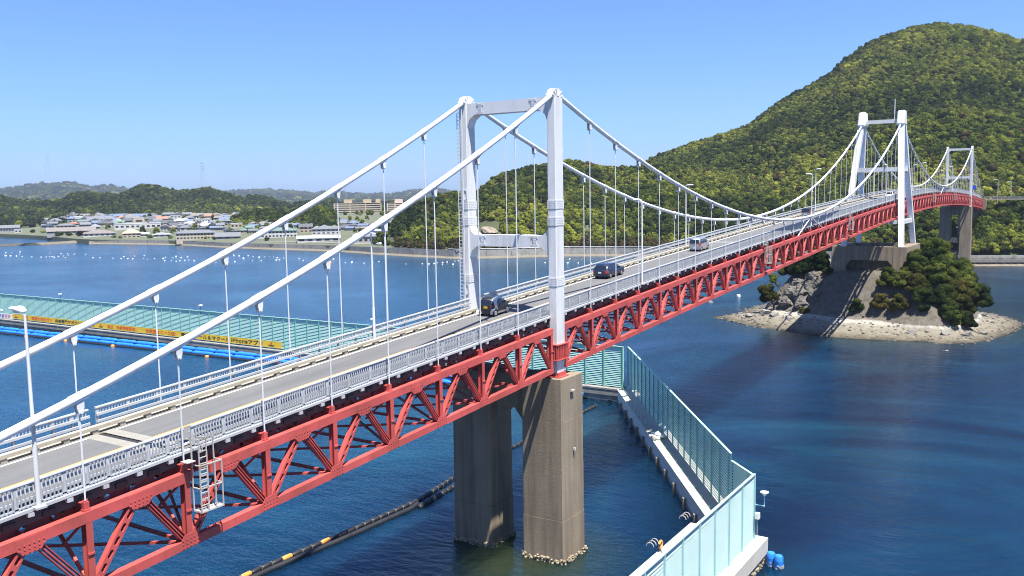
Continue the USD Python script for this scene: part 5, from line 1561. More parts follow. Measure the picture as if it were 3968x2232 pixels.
pf, _ = H_far2.scatter(5200, 1.05, 7); wood('hillside_wood', 'bluish woodland on the distant low ridge in the middle', pf, 7, 13, 22, True)
# brown scrub along the shore road
rng = np.random.default_rng(77); a = rng.uniform(-40.4, -20, 420); o = rng.uniform(9.2, 14.5, 420)
xs_, ys_ = pol(a, shore_d(a) + o); pts = np.stack([xs_, ys_, np.full(420, 3.3) + (o - 9) * .35], 1)
inst = UsdGeom.PointInstancer.Define(stage, '/World/roadside_scrub'); tag(inst.GetPrim(), 'dark brown scrub along the shore road below the wooded hill', 'scrub', kind='stuff')
for k, mt in enumerate(('leaf_hill_brown', 'leaf_hill_dark')):
    crown_obj(inst.GetPrim(), 'clump', PROT[k + 2], mt)
inst.CreatePrototypesRel().SetTargets([c.GetPath() for c in inst.GetPrim().GetChildren()])
inst.CreatePositionsAttr(Vt.Vec3fArray.FromNumpy(pts.astype(np.float32))); inst.CreateScalesAttr(Vt.Vec3fArray.FromNumpy((rng.uniform(1.4, 2.4, (420, 1)) * [1, 1, .9]).astype(np.float32)))
inst.CreateProtoIndicesAttr(Vt.IntArray.FromNumpy((rng.random(420) < .3).astype(np.int32))); inst.CreateOrientationsAttr(Vt.QuathArray([Gf.Quath(1, 0, 0, 0)] * 420))
# bare rock in the hillside
for i, (a_, t_, r_, lab) in enumerate(((-34.7, .07, 5.5, 'bare pinkish rock low on the wooded hill left of the near tower beam'), (-34.0, .16, 6.0, 'upper bare rock on the hill seen through the near tower'), (-33.6, .06, 4.5, 'lower broken rock on the hill seen through the near tower'))):
    x_, y_, z_ = H_mid.at(np.array([a_]), np.array([t_])); v, f = boulder(np.random.default_rng(90 + i), r_, .75, 4); v = v + np.stack([meshkit.fbm(v * .5 + k, 4, 5) - .5 for k in (0, 9, 31)], 1) * 2.4
    t = thing('bare_rock', lab, 'rock', (x_[0], y_[0], z_[0] + .3)); obj('stone', (v, f), 'scar_rock', t)
for i, (a_, o_, z_, r_, lab) in enumerate(((-4.6, 14, 4.6, 2.2, 'pale rocks on the shore right of the far pier'), (-3.6, 13, 4.4, 2.0, 'grey rocks on the shore at the right edge'))):
    v, f = boulder(np.random.default_rng(190 + i), r_, .8, 4); t = thing('bare_rock', lab, 'rock', (*pol(a_, float(shore_d(a_)) + o_), z_)); obj('stone', (v, f), 'pale_rock', t)

# ------------------------------------------------------------------ town
def ground_hit(px, py):
    d = ray(px, py); h = math.hypot(d[0], d[1]); a = math.degrees(math.atan2(d[0], d[1])); s = 700.0
    for _ in range(40):
        z = float(land_z(a, s)); s = .5 * s + .5 * min(max((z - CAM[2]) / (d[2] / h), 300), 1500)
    return a, s, float(land_z(a, s))


def z4(x, y): return x * .27195, 660 + y * .27195
def z5(x, y): return 600 + x * .27195, 660 + y * .27195
def z6(x, y): return 1200 + x * .27195, 660 + y * .27195


def roof_mesh(w, dp, h, kind, ov=.5):
    W, D = w / 2 + ov, dp / 2 + ov; th = .25
    if kind == 'flat':
        return MB().bb(-w / 2 - .15, w / 2 + .15, -dp / 2 - .15, dp / 2 + .15, 0, .45)
    if kind == 'gable':
        top = [(-W, 0, h), (W, 0, h)]
    elif kind == 'hip':
        r = max(W - D, .3); top = [(-r, 0, h), (r, 0, h)]
    elif kind == 'front':   # gable end to the viewer
        top = [(0, -D, h), (0, D, h)]
    elif kind == 'arch':
        m = MB(); n = 9; v = []
        for y in (-D, D):
            for k in range(n):
                t = math.pi * k / (n - 1); v.append((-W * math.cos(t), y, h * math.sin(t)))
        f = [[k, k + 1, n + k + 1, n + k] for k in range(n - 1)]
        m.add(v, f); m.add(v, [[0, n - 1 - k, n - 2 - k] for k in range(n - 2)]); m.add(v, [[n, n + k, n + k + 1] for k in range(1, n - 1)]); return m
    v = [(-W, -D, 0), (W, -D, 0), (W, D, 0), (-W, D, 0)] + top
    if kind == 'front':
        f = [(0, 4, 5), (0, 5, 3), (1, 2, 5), (1, 5, 4), (0, 1, 4), (2, 3, 5)]
    else:
        f = [(0, 1, 5), (0, 5, 4), (2, 3, 4), (2, 4, 5), (1, 2, 5), (3, 0, 4)]
    m = MB().add(v, np.array(f)); m.bb(-W, W, -D, D, -th, 0)
    return m


def house(name, label, cat, px0, px1, pyb, pyt, roof, wall_m, roof_m, frac=.38, depth=None, rows=1, cols=4, yaw=0.0, group=None, dz=0.0, d_over=None, zone=None):
    pc = (px0 + px1) / 2
    a, d, z = ground_hit(pc, pyb)
    if d_over:
        d = d_over; r = ray(pc, pyb); z = CAM[2] + d * r[2] / math.hypot(r[0], r[1])
    w = (px1 - px0) / FPX * d; H = max((pyb - pyt) / FPX * d, 2.6); dp = depth or min(max(w * .7, 6), 14)
    rh = H * frac if roof != 'flat' else .45; wh = H - rh
    x, y = pol(a, d + dp / 2)
    t = thing(name, label, cat, (x, y, z + dz), -math.radians(a) + yaw, group)
    obj('wall', MB().bb(-w / 2, w / 2, -dp / 2, dp / 2, -3.0, wh), wall_m, t)
    m = roof_mesh(w, dp, rh, roof, .5 if roof != 'flat' else 0); v, f = m.get(); obj('roof', (v + [0, 0, wh], f), roof_m, t)
    rh_ = wh / rows
    for i in range(rows):
        for j in range(cols):
            cx = -w / 2 + w * (j + .5) / cols; ww = w / cols * .58; zc = rh_ * (i + .52); hh = min(rh_ * .42, 1.5)
            obj('window', MB().bb(cx - ww / 2, cx + ww / 2, -dp / 2 - .06, -dp / 2 + .05, zc - hh / 2, zc + hh / 2), 'window_dark', t)
    return t, (w, dp, wh, rh, a, d, z)


TAKEN = []


def named(name, label, conv, x0, x1, yb, yt, roof, wm, rm, cat='building', **k):
    (px0, pyb), (px1, pyt) = conv(x0, yb), conv(x1, yt)
    TAKEN.append((px0 - 4, px1 + 4, pyb, pyt))
    return house(name, label, cat, px0, px1, pyb, pyt, roof, wm, rm, **k)


named('long_building', 'long low building with a pale grey roof at the left end of the town shore', z4, 0, 245, 885, 795, 'gable', 'wall_grey', 'roof_grey', cols=8)
named('shed', 'small white shed beside the long grey-roofed building at the left shore', z4, 222, 300, 890, 845, 'flat', 'wall_white', 'roof_white', cols=2)
named('house', 'cream house under a bright red-orange roof at the left of the town', z4, 380, 505, 795, 742, 'gable', 'wall_cream', 'roof_rust', 'house', cols=3)
named('house', 'house with a small red roof in the middle of the left houses', z4, 1015, 1110, 790, 742, 'hip', 'wall_white', 'roof_rust', 'house', cols=2)
named('house', 'wide cream house with a grey roof behind the grey sheds', z4, 830, 1050, 825, 768, 'hip', 'wall_cream', 'roof_grey', 'house', cols=5)
named('house', 'bright white house with its gable facing the water', z4, 1300, 1420, 845, 770, 'front', 'wall_white', 'roof_white', 'house', frac=.5, cols=2)
named('shed', 'row of large grey-roofed sheds behind the green bushes on the shore', z4, 740, 1300, 900, 822, 'gable', 'wall_grey', 'roof_brown', frac=.6, cols=6)
named('house', 'long white bungalow with a dark brown tiled roof near the sea wall', z4, 1230, 1610, 942, 862, 'hip', 'wall_white', 'roof_brown', 'house', frac=.5, cols=6)
named('school_building', 'long white flat-roofed building with a dark window band in the town', z4, 1685, 2250, 835, 762, 'flat', 'wall_white', 'roof_white', rows=1, cols=9, depth=12)
named('box_tower', 'plain pale box tower rising behind the long white flat-roofed building', z4, 1915, 2050, 770, 676, 'flat', 'wall_cream', 'roof_white', cols=1)
named('house', 'cream house with a terracotta hipped roof at the sea wall', z4, 1770, 1985, 962, 850, 'hip', 'wall_cream', 'roof_terracotta', 'house', frac=.45, rows=2, cols=4)
named('house', 'small white-roofed house just right of the terracotta-roofed one', z4, 1990, 2110, 945, 888, 'gable', 'wall_white', 'roof_white', 'house', cols=2)
named('house', 'low house with a pale gable facing the water near the long cream block', z4, 2200, 2420, 952, 896, 'front', 'wall_white', 'roof_white', 'house', cols=3)
named('building', 'white boxy building standing high at the foot of the wooded hills', z4, 2440, 2570, 712, 646, 'flat', 'wall_white', 'roof_white', rows=2, cols=3)
named('apartment_row', 'long two-storey cream block with rows of windows on the shore', z5, 340, 860, 985, 860, 'hip', 'wall_cream', 'roof_grey', frac=.3, rows=2, cols=12, depth=11)
named('shed', 'large shed with a wide light grey roof right of the cream block', z5, 880, 1200, 980, 892, 'gable', 'wall_grey', 'roof_grey', frac=.6, cols=3)
named('building', 'small cream flat-roofed block with two dark windows below the knoll', z5, 1090, 1240, 822, 756, 'flat', 'wall_cream', 'roof_white', cols=3)
named('terrace', 'long two-storey terrace with a dark green roof and open ground floor', z5, 1480, 2010, 960, 822, 'hip', 'wall_white', 'roof_green', frac=.3, rows=2, cols=11, depth=11)
named('building', 'wide white building at the back of the town below the woods', z5, 600, 780, 740, 696, 'flat', 'wall_white', 'roof_white', cols=5)
named('house', 'brown timber house right of the green-roofed terrace', z5, 2070, 2240, 885, 765, 'gable', 'wall_tan', 'roof_dark', 'house', frac=.35, rows=2, cols=3)
named('clinic_building', 'white three-storey building with balconies and a grey tiled roof', z6, 40, 430, 950, 800, 'hip', 'wall_white', 'roof_grey', frac=.25, rows=3, cols=6)
named('shed', 'long low white hall in front of the three-storey white building', z6, -160, 420, 1020, 935, 'gable', 'wall_white', 'roof_white', frac=.35, cols=5)
t_, g_ = named('waterfront_cafe', 'grey waterfront building with an arched white roof and glass front on stilts', z6, 620, 985, 1040, 892, 'arch', 'wall_grey', 'roof_white', frac=.36, rows=1, cols=5)
obj('terrace_floor', MB().bb(-g_[0] / 2 - 5, g_[0] / 2, -g_[1] / 2 - 3.0, -g_[1] / 2, -.3, .15), 'kerb_concrete', t_)
for k in range(6):
    obj('stilt', MB().bar((-g_[0] / 2 - 4 + k * g_[0] / 5, -g_[1] / 2 - 2.6, -3), (-g_[0] / 2 - 4 + k * g_[0] / 5, -g_[1] / 2 - 2.6, -.3), .3, .3, (0, 1, 0)), 'dark_steel', t_)
named('house', 'white two-storey house beside the road that leads down to the shore', z6, 1000, 1150, 1000, 860, 'gable', 'wall_white', 'roof_grey', 'house', frac=.3, rows=2, cols=3)
named('house', 'house with broad grey gables and white walls at the foot of the wooded hill', z6, 1200, 1500, 985, 822, 'gable', 'wall_white', 'roof_grey', 'house', frac=.5, rows=2, cols=4)
t_, g_ = named('long_building', 'long building with a dark roof carrying the framed rooftop water tank', z6, 1050, 1560, 850, 768, 'gable', 'wall_grey', 'roof_dark', cols=9)
a_, d_, z_ = g_[4], g_[5], g_[6]
# rooftop tank
(px0, pyb), (px1, pyt) = z6(1305, 770), z6(1410, 630)
wt = (px1 - px0) / FPX * d_; ht = (pyb - pyt) / FPX * d_; r_ = ray((px0 + px1) / 2, pyb); zt_ = CAM[2] + d_ * r_[2] / math.hypot(r_[0], r_[1])
aa_ = math.degrees(math.atan2(r_[0], r_[1])); q = thing('water_tank', 'white rooftop water tank in a tall rounded frame with dark louvres', 'tank', (*pol(aa_, d_ + 5), zt_), -math.radians(aa_))
fr = MB()
for e in (-wt / 2, 0, wt / 2):
    fr.bb(e - .18, e + .18, -1.6, 1.6, -1.5, ht * (.95 if e == 0 else .88))
for zz2 in (0.1, ht * .3, ht * .5, ht * .7):
    fr.bb(-wt / 2, wt / 2, -1.55, 1.55, zz2 - .15, zz2 + .15)
fr.prism(Polygon([(-wt / 2 - .15, 0), (-wt / 2 - .1, .7), (-wt / 2 + .8, 1.25), (wt / 2 - .8, 1.25), (wt / 2 + .1, .7), (wt / 2 + .15, 0)]), 3.2, frame((0, 1.6, ht * .82), (1, 0, 0), (0, 0, 1)))
obj('tank_frame', fr, 'wall_white', q); obj('louvre_panel', MB().bb(-wt / 2 + .1, wt / 2 - .1, -1.3, 1.3, 0, ht * .72), 'window_dark', q); obj('tank', MB().bb(-wt / 2 + .3, wt / 2 - .3, -1.5, 1.5, ht * .72, ht * .86), 'wall_white', q)
(px0, pyb), (px1, pyt) = z6(862, 845), z6(975, 785); a_, d_, z_ = ground_hit((px0 + px1) / 2, z6(0, 870)[1])
q = thing('storage_tank', 'round white storage tank among the roofs right of the lamp', 'tank', (*pol(a_, d_ + 3), z_)); w_ = (px1 - px0) / FPX * d_
obj('tank_body', MB().lathe([(w_ / 2, -1), (w_ / 2, 4.6), (w_ / 2 * .9, 5.1), (.1, 5.6)], (0, 0, 0), 18), 'wall_white', q, smooth=40)
# apartment block on the slope
def block(label, conv, x0, x1, yb, yt, floors, cols, wm, d, tops):
    (px0, pyb), (px1, pyt) = conv(x0, yb), conv(x1, yt); TAKEN.append((px0, px1, pyb, pyt)); r = ray((px0 + px1) / 2, pyb); a = math.degrees(math.atan2(r[0], r[1]))
    z = CAM[2] + d * r[2] / math.hypot(r[0], r[1]); w = (px1 - px0) / FPX * d; H = (pyb - pyt) / FPX * d; dp = 12
    t = thing('apartment_block', label, 'building', (*pol(a, d + 6), z), -math.radians(a) + .12)
    obj('wall', MB().bb(-w / 2, w / 2, -dp / 2 + 1.4, dp / 2, -9, H), wm, t); fh = H / floors
    for k in range(floors):
        obj('balcony', MB().bb(-w / 2, w / 2, -dp / 2, -dp / 2 + 1.45, k * fh, k * fh + 1.15), 'wall_cream', t)
        for j in range(cols):
            cx = -w / 2 + w * (j + .5) / cols
            obj('window', MB().bb(cx - w / cols * .4, cx + w / cols * .4, -dp / 2 + 1.3, -dp / 2 + 1.45, k * fh + .2, k * fh + fh * .82), 'window_dark', t)
    for k in range(4):
        cx = -w / 2 + w * k / 3; obj('partition', MB().bb(cx - .5, cx + .5, -dp / 2 - .1, -dp / 2 + 1.5, -6, H), wm, t)
    for (q0, q1, hh) in tops:
        obj('roof_house', MB().bb(-w / 2 + w * q0, -w / 2 + w * q1, -3, 4, H, H + hh), wm, t)
    obj('roof', MB().bb(-w / 2 - .2, w / 2 + .2, -dp / 2 - .2, dp / 2 + .2, H, H + .35), 'wall_cream', t)


block('long tan apartment block with six bands of balconies above the town', z6, 357, 1005, 650, 472, 6, 12, 'wall_tan', 960, ((.22, .39, 4.2), (.63, .80, 4.2), (.90, 1.0, 4.2)))
block('second pinkish apartment block partly hidden behind the bridge cable', z6, 1105, 1420, 600, 470, 5, 6, 'wall_pink', 980, ((.35, .7, 4.5),))
# trees on the slope below the apartment blocks
rng = np.random.default_rng(31); g_t = None
for k in range(18):
    px, py = z6(rng.uniform(330, 1150), rng.uniform(600, 690)); a_, d_, z_ = ground_hit(px, max(py, 838)); d_ = rng.uniform(880, 925); c = (*pol(a_, d_), float(land_z(a_, d_)) - .3)
    if g_t is None:
        g_t = thing('slope_tree', 'green tree on the slope below the tan apartment block', 'tree', c, group='green trees below the apartment blocks')
        crown_obj(g_t, 'crown', (PROT[1][0] * [3.2, 3.2, 4.6] + [0, 0, .6], PROT[1][1], PROT[1][2]), 'leaf_hill'); obj('trunk', MB().tube([(0, 0, -.8), (0, 0, 2.5)], .2, 5), 'bark', g_t)
    else:
        dup(g_t, c, rng.uniform(0, 6), None, None, rng.uniform(.6, 1.0))
# crowd of ordinary houses
LAND = [(30, 'the long grey-roofed building'), (210, 'the red-roofed house'), (360, 'the white gable house'), (535, 'the pale box tower'), (640, 'the white boxy hillside building'), (770, 'the long cream block'), (920, 'the small cream block'), (1070, 'the green-roofed terrace'), (1265, 'the white three-storey building'), (1420, 'the rooftop water tank')]
ROOFS = [('roof_grey', 'grey tiled'), ('roof_dark', 'dark tiled'), ('roof_blue', 'blue-grey tiled'), ('roof_white', 'pale metal'), ('roof_brown', 'brown tiled'), ('roof_rust', 'rusty red'), ('roof_green', 'dull green')]
WALLS = [('wall_white', 'white'), ('wall_cream', 'cream'), ('wall_grey', 'grey')]
rng = np.random.default_rng(5); SEEN = {}
rows_ = [(843, 620, 980, 'back row'), (846, 0, 600, 'far row'), (850, 0, 1150, 'high town'), (856, 0, 1200, 'upper town'), (862, 0, 1260, 'upper mid town'), (869, 0, 1330, 'mid town'), (877, 40, 1400, 'lower mid town'), (885, 60, 1420, 'lower town'), (894, 480, 1420, 'second row'), (904, 860, 1180, 'front row')]
pending = []
for py, xa, xb, row in rows_:
    x = xa + rng.uniform(0, 20)
    while x < xb:
        wpx = rng.uniform(22, 40); hp = rng.uniform(15, 22)
        x0, x1 = x, x + wpx
        clash = any(x1 > t0 and x0 < t1 and yb_ - 9 < py < yb_ + 15 for t0, t1, yb_, yt_ in TAKEN)
        if not clash:
            rm, rn = ROOFS[rng.choice(7, p=[.34, .24, .16, .08, .10, .04, .04])]; wm, wn = WALLS[rng.choice(3, p=[.5, .25, .25])]; kind = ['gable', 'hip', 'front'][rng.choice(3, p=[.45, .35, .2])]
            lx_ = min(LAND, key=lambda q: abs(q[0] - (x0 + x1) / 2)); side = 'left of' if (x0 + x1) / 2 < lx_[0] - 12 else 'right of' if (x0 + x1) / 2 > lx_[0] + 12 else 'near'
            kn = {'gable': 'ridged', 'hip': 'hipped', 'front': 'gable-fronted'}[kind]
            lab = f'{wn} house, {kn} {rn} roof, {row}, {side} {lx_[1]}'
            pending.append((lab, x0, x1, py, py - hp, kind, wm, rm, int(rng.integers(1, 3)), int(rng.integers(2, 5)), rng.uniform(-.35, .35))); SEEN[lab] = SEEN.get(lab, 0) + 1
        x += wpx + rng.uniform(-3, 9)
for lab, x0, x1, yb_, yt_, kind, wm, rm, nr, nc, yw in pending:
    house('house', lab, 'house', x0, x1, yb_, yt_, kind, wm, rm, rows=nr, cols=nc, yaw=yw, group=(lab.replace('house', 'houses', 1) if SEEN[lab] > 1 else None))
# garden trees among the houses
gt0 = None; rng = np.random.default_rng(15)
for k in range(130):
    px, py = rng.uniform(0, 1440), rng.uniform(840, 908)
    if any(px > t0 - 6 and px < t1 + 6 and yb_ - 4 < py < yb_ + 16 for t0, t1, yb_, yt_ in TAKEN):
        continue
    a_, d_, z_ = ground_hit(px, py); c = (*pol(a_, d_), z_)
    lx_ = min(LAND, key=lambda q: abs(q[0] - px)); lab = f'small garden tree among the roofs near {lx_[1]}'
    if gt0 is None:
        gt0 = thing('garden_tree', lab, 'tree', c, group=lab.replace('tree', 'trees', 1))
        crown_obj(gt0, 'crown', (PROT[2][0] * [2.4, 2.4, 3.2] + [0, 0, .8], PROT[2][1], PROT[2][2]), 'leaf_hill'); obj('trunk', MB().tube([(0, 0, -.5), (0, 0, 2)], .15, 5), 'bark', gt0)
    else:
        dup(gt0, c, rng.uniform(0, 6), lab, lab.replace('tree', 'trees', 1), rng.uniform(.6, 1.3))
# shore greenery and poles
for i, (x, y, r, h, mt, lab) in enumerate(((480, 885, 5.0, 5, 'leaf_bright', 'light green tree left of the grey sheds on the town shore'), (640, 888, 6.0, 4, 'leaf_hill_lime', 'rounded light green trees beside the grey sheds'), (850, 930, 6.5, 6, 'leaf_hill_dark', 'dark green tree in front of the grey sheds'), (980, 932, 5, 4.5, 'leaf_hill_dark', 'dark green bush between the two darker shore trees'), (1150, 928, 6, 6, 'leaf_hill_dark', 'dark green tree at the right end of the shore greenery'),
                                           (1620, 960, 3.2, 3.2, 'leaf_hill', 'round bush left of the terracotta-roofed house'), (1720, 965, 3.2, 3.4, 'leaf_hill_lime', 'yellowish bush beside the terracotta-roofed house'), (2140, 965, 3.6, 4.4, 'leaf_hill_dark', 'dark tree right of the terracotta-roofed house'), (2430, 970, 3.4, 3, 'leaf_hill', 'low bush near the pale gable house'),
                                           (3310 - 2206 + 2206, 0, 0, 0, '', ''))):
    if not r:
        continue
    px, py = z4(x, y); a_, d_, z_ = ground_hit(px, py); q = thing('shore_bush', lab, 'tree', (*pol(a_, d_), z_ - .3)); crown_obj(q, 'crown', (PROT[i % 6][0] * [r * .8, r * .8, h * .5] + [0, 0, .3], PROT[i % 6][1], PROT[i % 6][2]), mt); obj('trunk', MB().tube([(0, 0, -.5), (0, 0, h * .5)], .2, 5), 'bark', q)
for i, (x, y, r, h, mt, lab) in enumerate(((730, 975, 2.6, 3, 'leaf_hill_lime', 'yellow green bush in front of the cream block'), (860, 985, 3, 4.5, 'leaf_hill_dark', 'dark shrub at the right end of the cream block'), (1600, 1000, 3.4, 3.6, 'leaf_hill_dark', 'dark clipped bush on the shore lawn'), (1400, 1000, 2.6, 1.6, 'leaf_hill_lime', 'low green hedge on the shore lawn'), (1460, 760, 3.6, 5, 'leaf_bright', 'light green tree at the foot of the knoll'))):
    px, py = z5(x, y); a_, d_, z_ = ground_hit(px, py); q = thing('shore_bush', lab, 'tree', (*pol(a_, d_), z_ - .3)); crown_obj(q, 'crown', (PROT[i][0] * [r * .8, r * .8, h * .5] + [0, 0, .3], PROT[i][1], PROT[i][2]), mt); obj('trunk', MB().tube([(0, 0, -.5), (0, 0, h * .5)], .2, 5), 'bark', q)
P0 = None
for i, (conv, x, yb_, yt_, lab) in enumerate(((z5, 315, 960, 845, 'utility pole left of the long cream block'), (z5, 1982, 880, 770, 'utility pole above the green-roofed terrace'), (z5, 2055, 895, 765, 'utility pole beside the brown timber house'), (z5, 2180, 890, 770, 'utility pole right of the brown timber house'), (z6, 990, 900, 745, 'utility pole behind the waterfront building'), (z6, 1165, 1000, 700, 'tall utility pole at the road down to the shore'), (z6, 1380, 1040, 790, 'utility pole at the foot of the wooded hill'), (z6, 1255, 1030, 830, 'utility pole in front of the grey-gabled house'))):
    px, py = conv(x, yb_); a_, d_, z_ = ground_hit(px, py); hp = (yb_ - yt_) * .27195 / FPX * d_
    t = thing('utility_pole', lab, 'pole', (*pol(a_, d_), z_)); obj('pole', MB().tube([(0, 0, -.5), (0, 0, hp)], [.2, .13], 7), 'pole_grey', t)
    obj('cross_arm', MB().bar((-1, 0, hp - .6), (1, 0, hp - .6), .12, .14).bar((-.8, 0, hp - 1.5), (.8, 0, hp - 1.5), .12, .14), 'pole_grey', t)
    obj('transformer', MB().lathe([(.25, 0), (.28, .1), (.28, .8), (.1, .95)], (.35, 0, hp - 3), 8), 'pole_grey', t)
for x, y, h, d, lab in ((188, 690, 62, 2250, 'faint tall lattice pylon on the left distant ridge'), (787, 715, 66, 1200, 'faint lattice pylon above the hills behind the town'), (1338, 770, 62, 1350, 'lattice pylon behind the tan apartment block')):
    r = ray(x, y); a_ = math.degrees(math.atan2(r[0], r[1])); z_ = CAM[2] + d * r[2] / math.hypot(r[0], r[1]) - 4
    h = h * d / 2250 if d > 2000 else h * .5
    q = thing('pylon', lab, 'pylon', (*pol(a_, d), z_)); m = MB(); b = h * .10
    cs = [np.array([i * b, j * b, 0]) for i, j in ((-1, -1), (1, -1), (1, 1), (-1, 1))]
    for c in cs:
        m.bar(c, c * .12 + [0, 0, h], .12, .12, (0, 1, .1))
    for k in range(7):
        z0, z1 = h * k / 7, h * (k + 1) / 7; s0, s1 = 1 - .88 * k / 7, 1 - .88 * (k + 1) / 7
        for i in range(4):
            m.bar(cs[i] * s0 + [0, 0, z0], cs[(i + 1) % 4] * s1 + [0, 0, z1], .06, .06, (.1, .2, 1))
    obj('lattice', m, 'pylon_steel', q)
    m = MB()
    for k in (.72, .82, .92):
        m.bar((-h * .13, 0, h * k), (h * .13, 0, h * k), .25, .4)
    obj('cross_arm', m, 'pylon_steel', q)

# ------------------------------------------------------------------ street lamps of the bridge
lamp0 = None
LAMPS = [(1, -42.1, 'tall white street lamp nearest the camera, at the left edge, with a shadowed underside'), (-1, -13.0, 'white street lamp on the far kerb just before the near tower'), (1, 16.8, 'white street lamp on the near railing just past the near tower'), (-1, 47.5, 'white street lamp on the far kerb beside the silver van'), (1, 80.5, 'white street lamp standing where the cables dip in mid span'), (-1, 114.3, 'white street lamp on the far kerb before the middle tower'),
         (1, 144.0, 'white street lamp on the near side in front of the middle tower'), (-1, 172.0, 'white street lamp seen between the legs of the middle tower'), (1, 202, 'white street lamp on the near side just past the middle tower'), (-1, 232, 'white street lamp on the far side past the middle tower'), (1, 262, 'white street lamp on the near side before the far tower'), (-1, 296, 'white street lamp on the far kerb just before the far tower'), (1, 332, 'white street lamp just past the far tower')]
for s, y, lab in LAMPS:
    x = 4.05 if s > 0 else -3.62; z = float(zs(y)) + .42; rot = math.pi if s > 0 else 0.0
    if lamp0 is None:
        lamp0 = thing('street_lamp', lab, 'street lamp', (x, y, z), rot)
        obj('base_plate', MB().bb(-.22, .22, -.22, .22, -.06, .03), 'rail_paint', lamp0)
        obj('pole', MB().tube([(0, 0, 0), (0, 0, 2.5), (0, 0, 2.52), (0, 0, 7.85)], [.105, .10, .082, .055], 10), 'white_steel', lamp0, smooth=50)
        hd = manifold3d.Manifold.batch_hull([manifold3d.Manifold.sphere(r, 14).scale((1, 1, .5)).translate(p) for p, r in (((.1, 0, 7.98), .14), ((.42, 0, 8.06), .24), ((.85, 0, 8.05), .16))])
        obj('lamp_head', MB().mesh(hd), 'white_steel', lamp0, smooth=50)
        obj('lamp_glass', MB().lathe([(.05, -.09), (.18, -.05), (.22, .02)], (.45, 0, 7.98), 12), 'rail_paint', lamp0)
    else:
        dup(lamp0, (x, y, z), rot, lab)

# ------------------------------------------------------------------ vehicles
Man = manifold3d.Manifold; CS = manifold3d.CrossSection
def prof(pts, r=0.0, grow=0.0):
    c = CS([np.asarray(pts, float)])
    if c.area() <= 0:
        c = CS([np.asarray(pts, float)[::-1]])
    if r:
        c = c.offset(-r, manifold3d.JoinType.Round, 2, 16).offset(r, manifold3d.JoinType.Round, 2, 16)
    if grow:
        c = c.offset(grow, manifold3d.JoinType.Round, 2, 16)
    return c
def along_x(c, x0, x1):   # (y, z) profile
    return c.extrude(x1 - x0).transform(np.array([[0, 0, 1, x0], [1, 0, 0, 0], [0, 1, 0, 0]], float))
def along_y(c, y0, y1):   # (x, z) profile
    return c.extrude(y1 - y0).transform(np.array([[1, 0, 0, 0], [0, 0, -1, y1], [0, 1, 0, 0]], float))
def along_z(c, z0, z1):
    return c.extrude(z1 - z0).translate((0, 0, z0))


def car(name, label, loc, rotz, L, Wd, Hh, side, belt, taper, paint_m, side_win, rear_win, front_win, wheels, panels=(), extra=None, wr=.29, plate='plate_white', pz=.72):
    t = thing(name, label, 'car', loc, rotz)
    hw = Wd / 2
    fr = [(-hw * .93, .17), (hw * .93, .17), (hw, .45), (hw * .985, belt), (hw * taper, Hh), (-hw * taper, Hh), (-hw * .985, belt), (-hw, .45)]
    pl = [(-hw, -L / 2 + .02), (hw, -L / 2 + .02), (hw, L / 2), (-hw, L / 2)]
    def body(g):
        return along_x(prof(side, .07, g), -2, 2) ^ along_y(prof(fr, .08, g), -4, 4) ^ along_z(prof(pl, .28, g), -1, 3)
    S, B = body(0), body(.012)
    arch = Man()
    for yy in wheels:
        for q in (-1, 1):
            arch += Man.cylinder(.36, wr + .035, wr + .035, 20).rotate((0, 90, 0)).translate((q * (hw - .02) - .18, yy, wr))
    S2 = S - arch
    obj('body', MB().mesh(S2), paint_m, t, smooth=35)
    for nm, mt, m in panels:
        k = (m ^ B) - S - arch
        if k.num_tri():
            obj(nm, MB().mesh(k), mt, t, smooth=35)
    B2 = body(.02)
    for w in side_win:
        for q in (-1, 1):
            k = (along_x(prof(w, .04), 0 if q > 0 else -2, 2 if q > 0 else 0) ^ B2) - S
            obj('side_window', MB().mesh(k), 'car_glass', t)
    k = (along_y(prof(rear_win, .05), -4, -L * .16) ^ B2) - S
    obj('rear_window', MB().mesh(k), 'car_glass', t)
    k = (along_y(prof(front_win, .05), L * .05, 4) ^ B2) - S
    obj('windscreen', MB().mesh(k), 'car_glass', t)
    for yy in wheels:
        for q in (-1, 1):
            w = part_group('wheel', t); xx = q * (hw - .1)
            obj('tyre', MB().mesh(Man.cylinder(.18, wr, wr, 20).rotate((0, 90, 0)).translate((xx - .09, yy, wr))), 'tyre', w, smooth=40)
            obj('rim', MB().mesh(Man.cylinder(.02, wr * .66, wr * .6, 14).rotate((0, 90, 0)).translate((xx + q * .09 - .01, yy, wr))), 'rim', w)
    obj('number_plate', MB().bb(-.17, .17, -L / 2 - .012, -L / 2 + .06, pz - .08, pz + .08), plate, t)
    for q in (-1, 1):
        obj('mirror', MB().bb(*(sorted((q * hw * .97, q * (hw + .16)))), L * .14, L * .14 + .1, belt + .02, belt + .16), paint_m, t)
    if extra:
        extra(t, B, S, arch)
    return t


def tail_lamps(y0, pts):
    def f(t, B, S, arch):
        B3 = B
        for q in (-1, 1):
            pp = [(q * x, z) for x, z in pts]
            k = (along_y(prof(pp, .02), -4, y0) ^ B3) - S
            if k.num_tri():
                obj('tail_lamp', MB().mesh(k), 'lamp_red', t)
    return f


def slope(y):
    return math.atan(float(zs(y + 1) - zs(y - 1)) / 2)


def on_road(t, y):
    """pitch the car with the road"""
    op = UsdGeom.Xformable(t).AddRotateXOp(); op.Set(float(math.degrees(slope(y))) * (1 if abs(UsdGeom.Xformable(t).GetOrderedXformOps()[1].Get()) < 90 else -1))


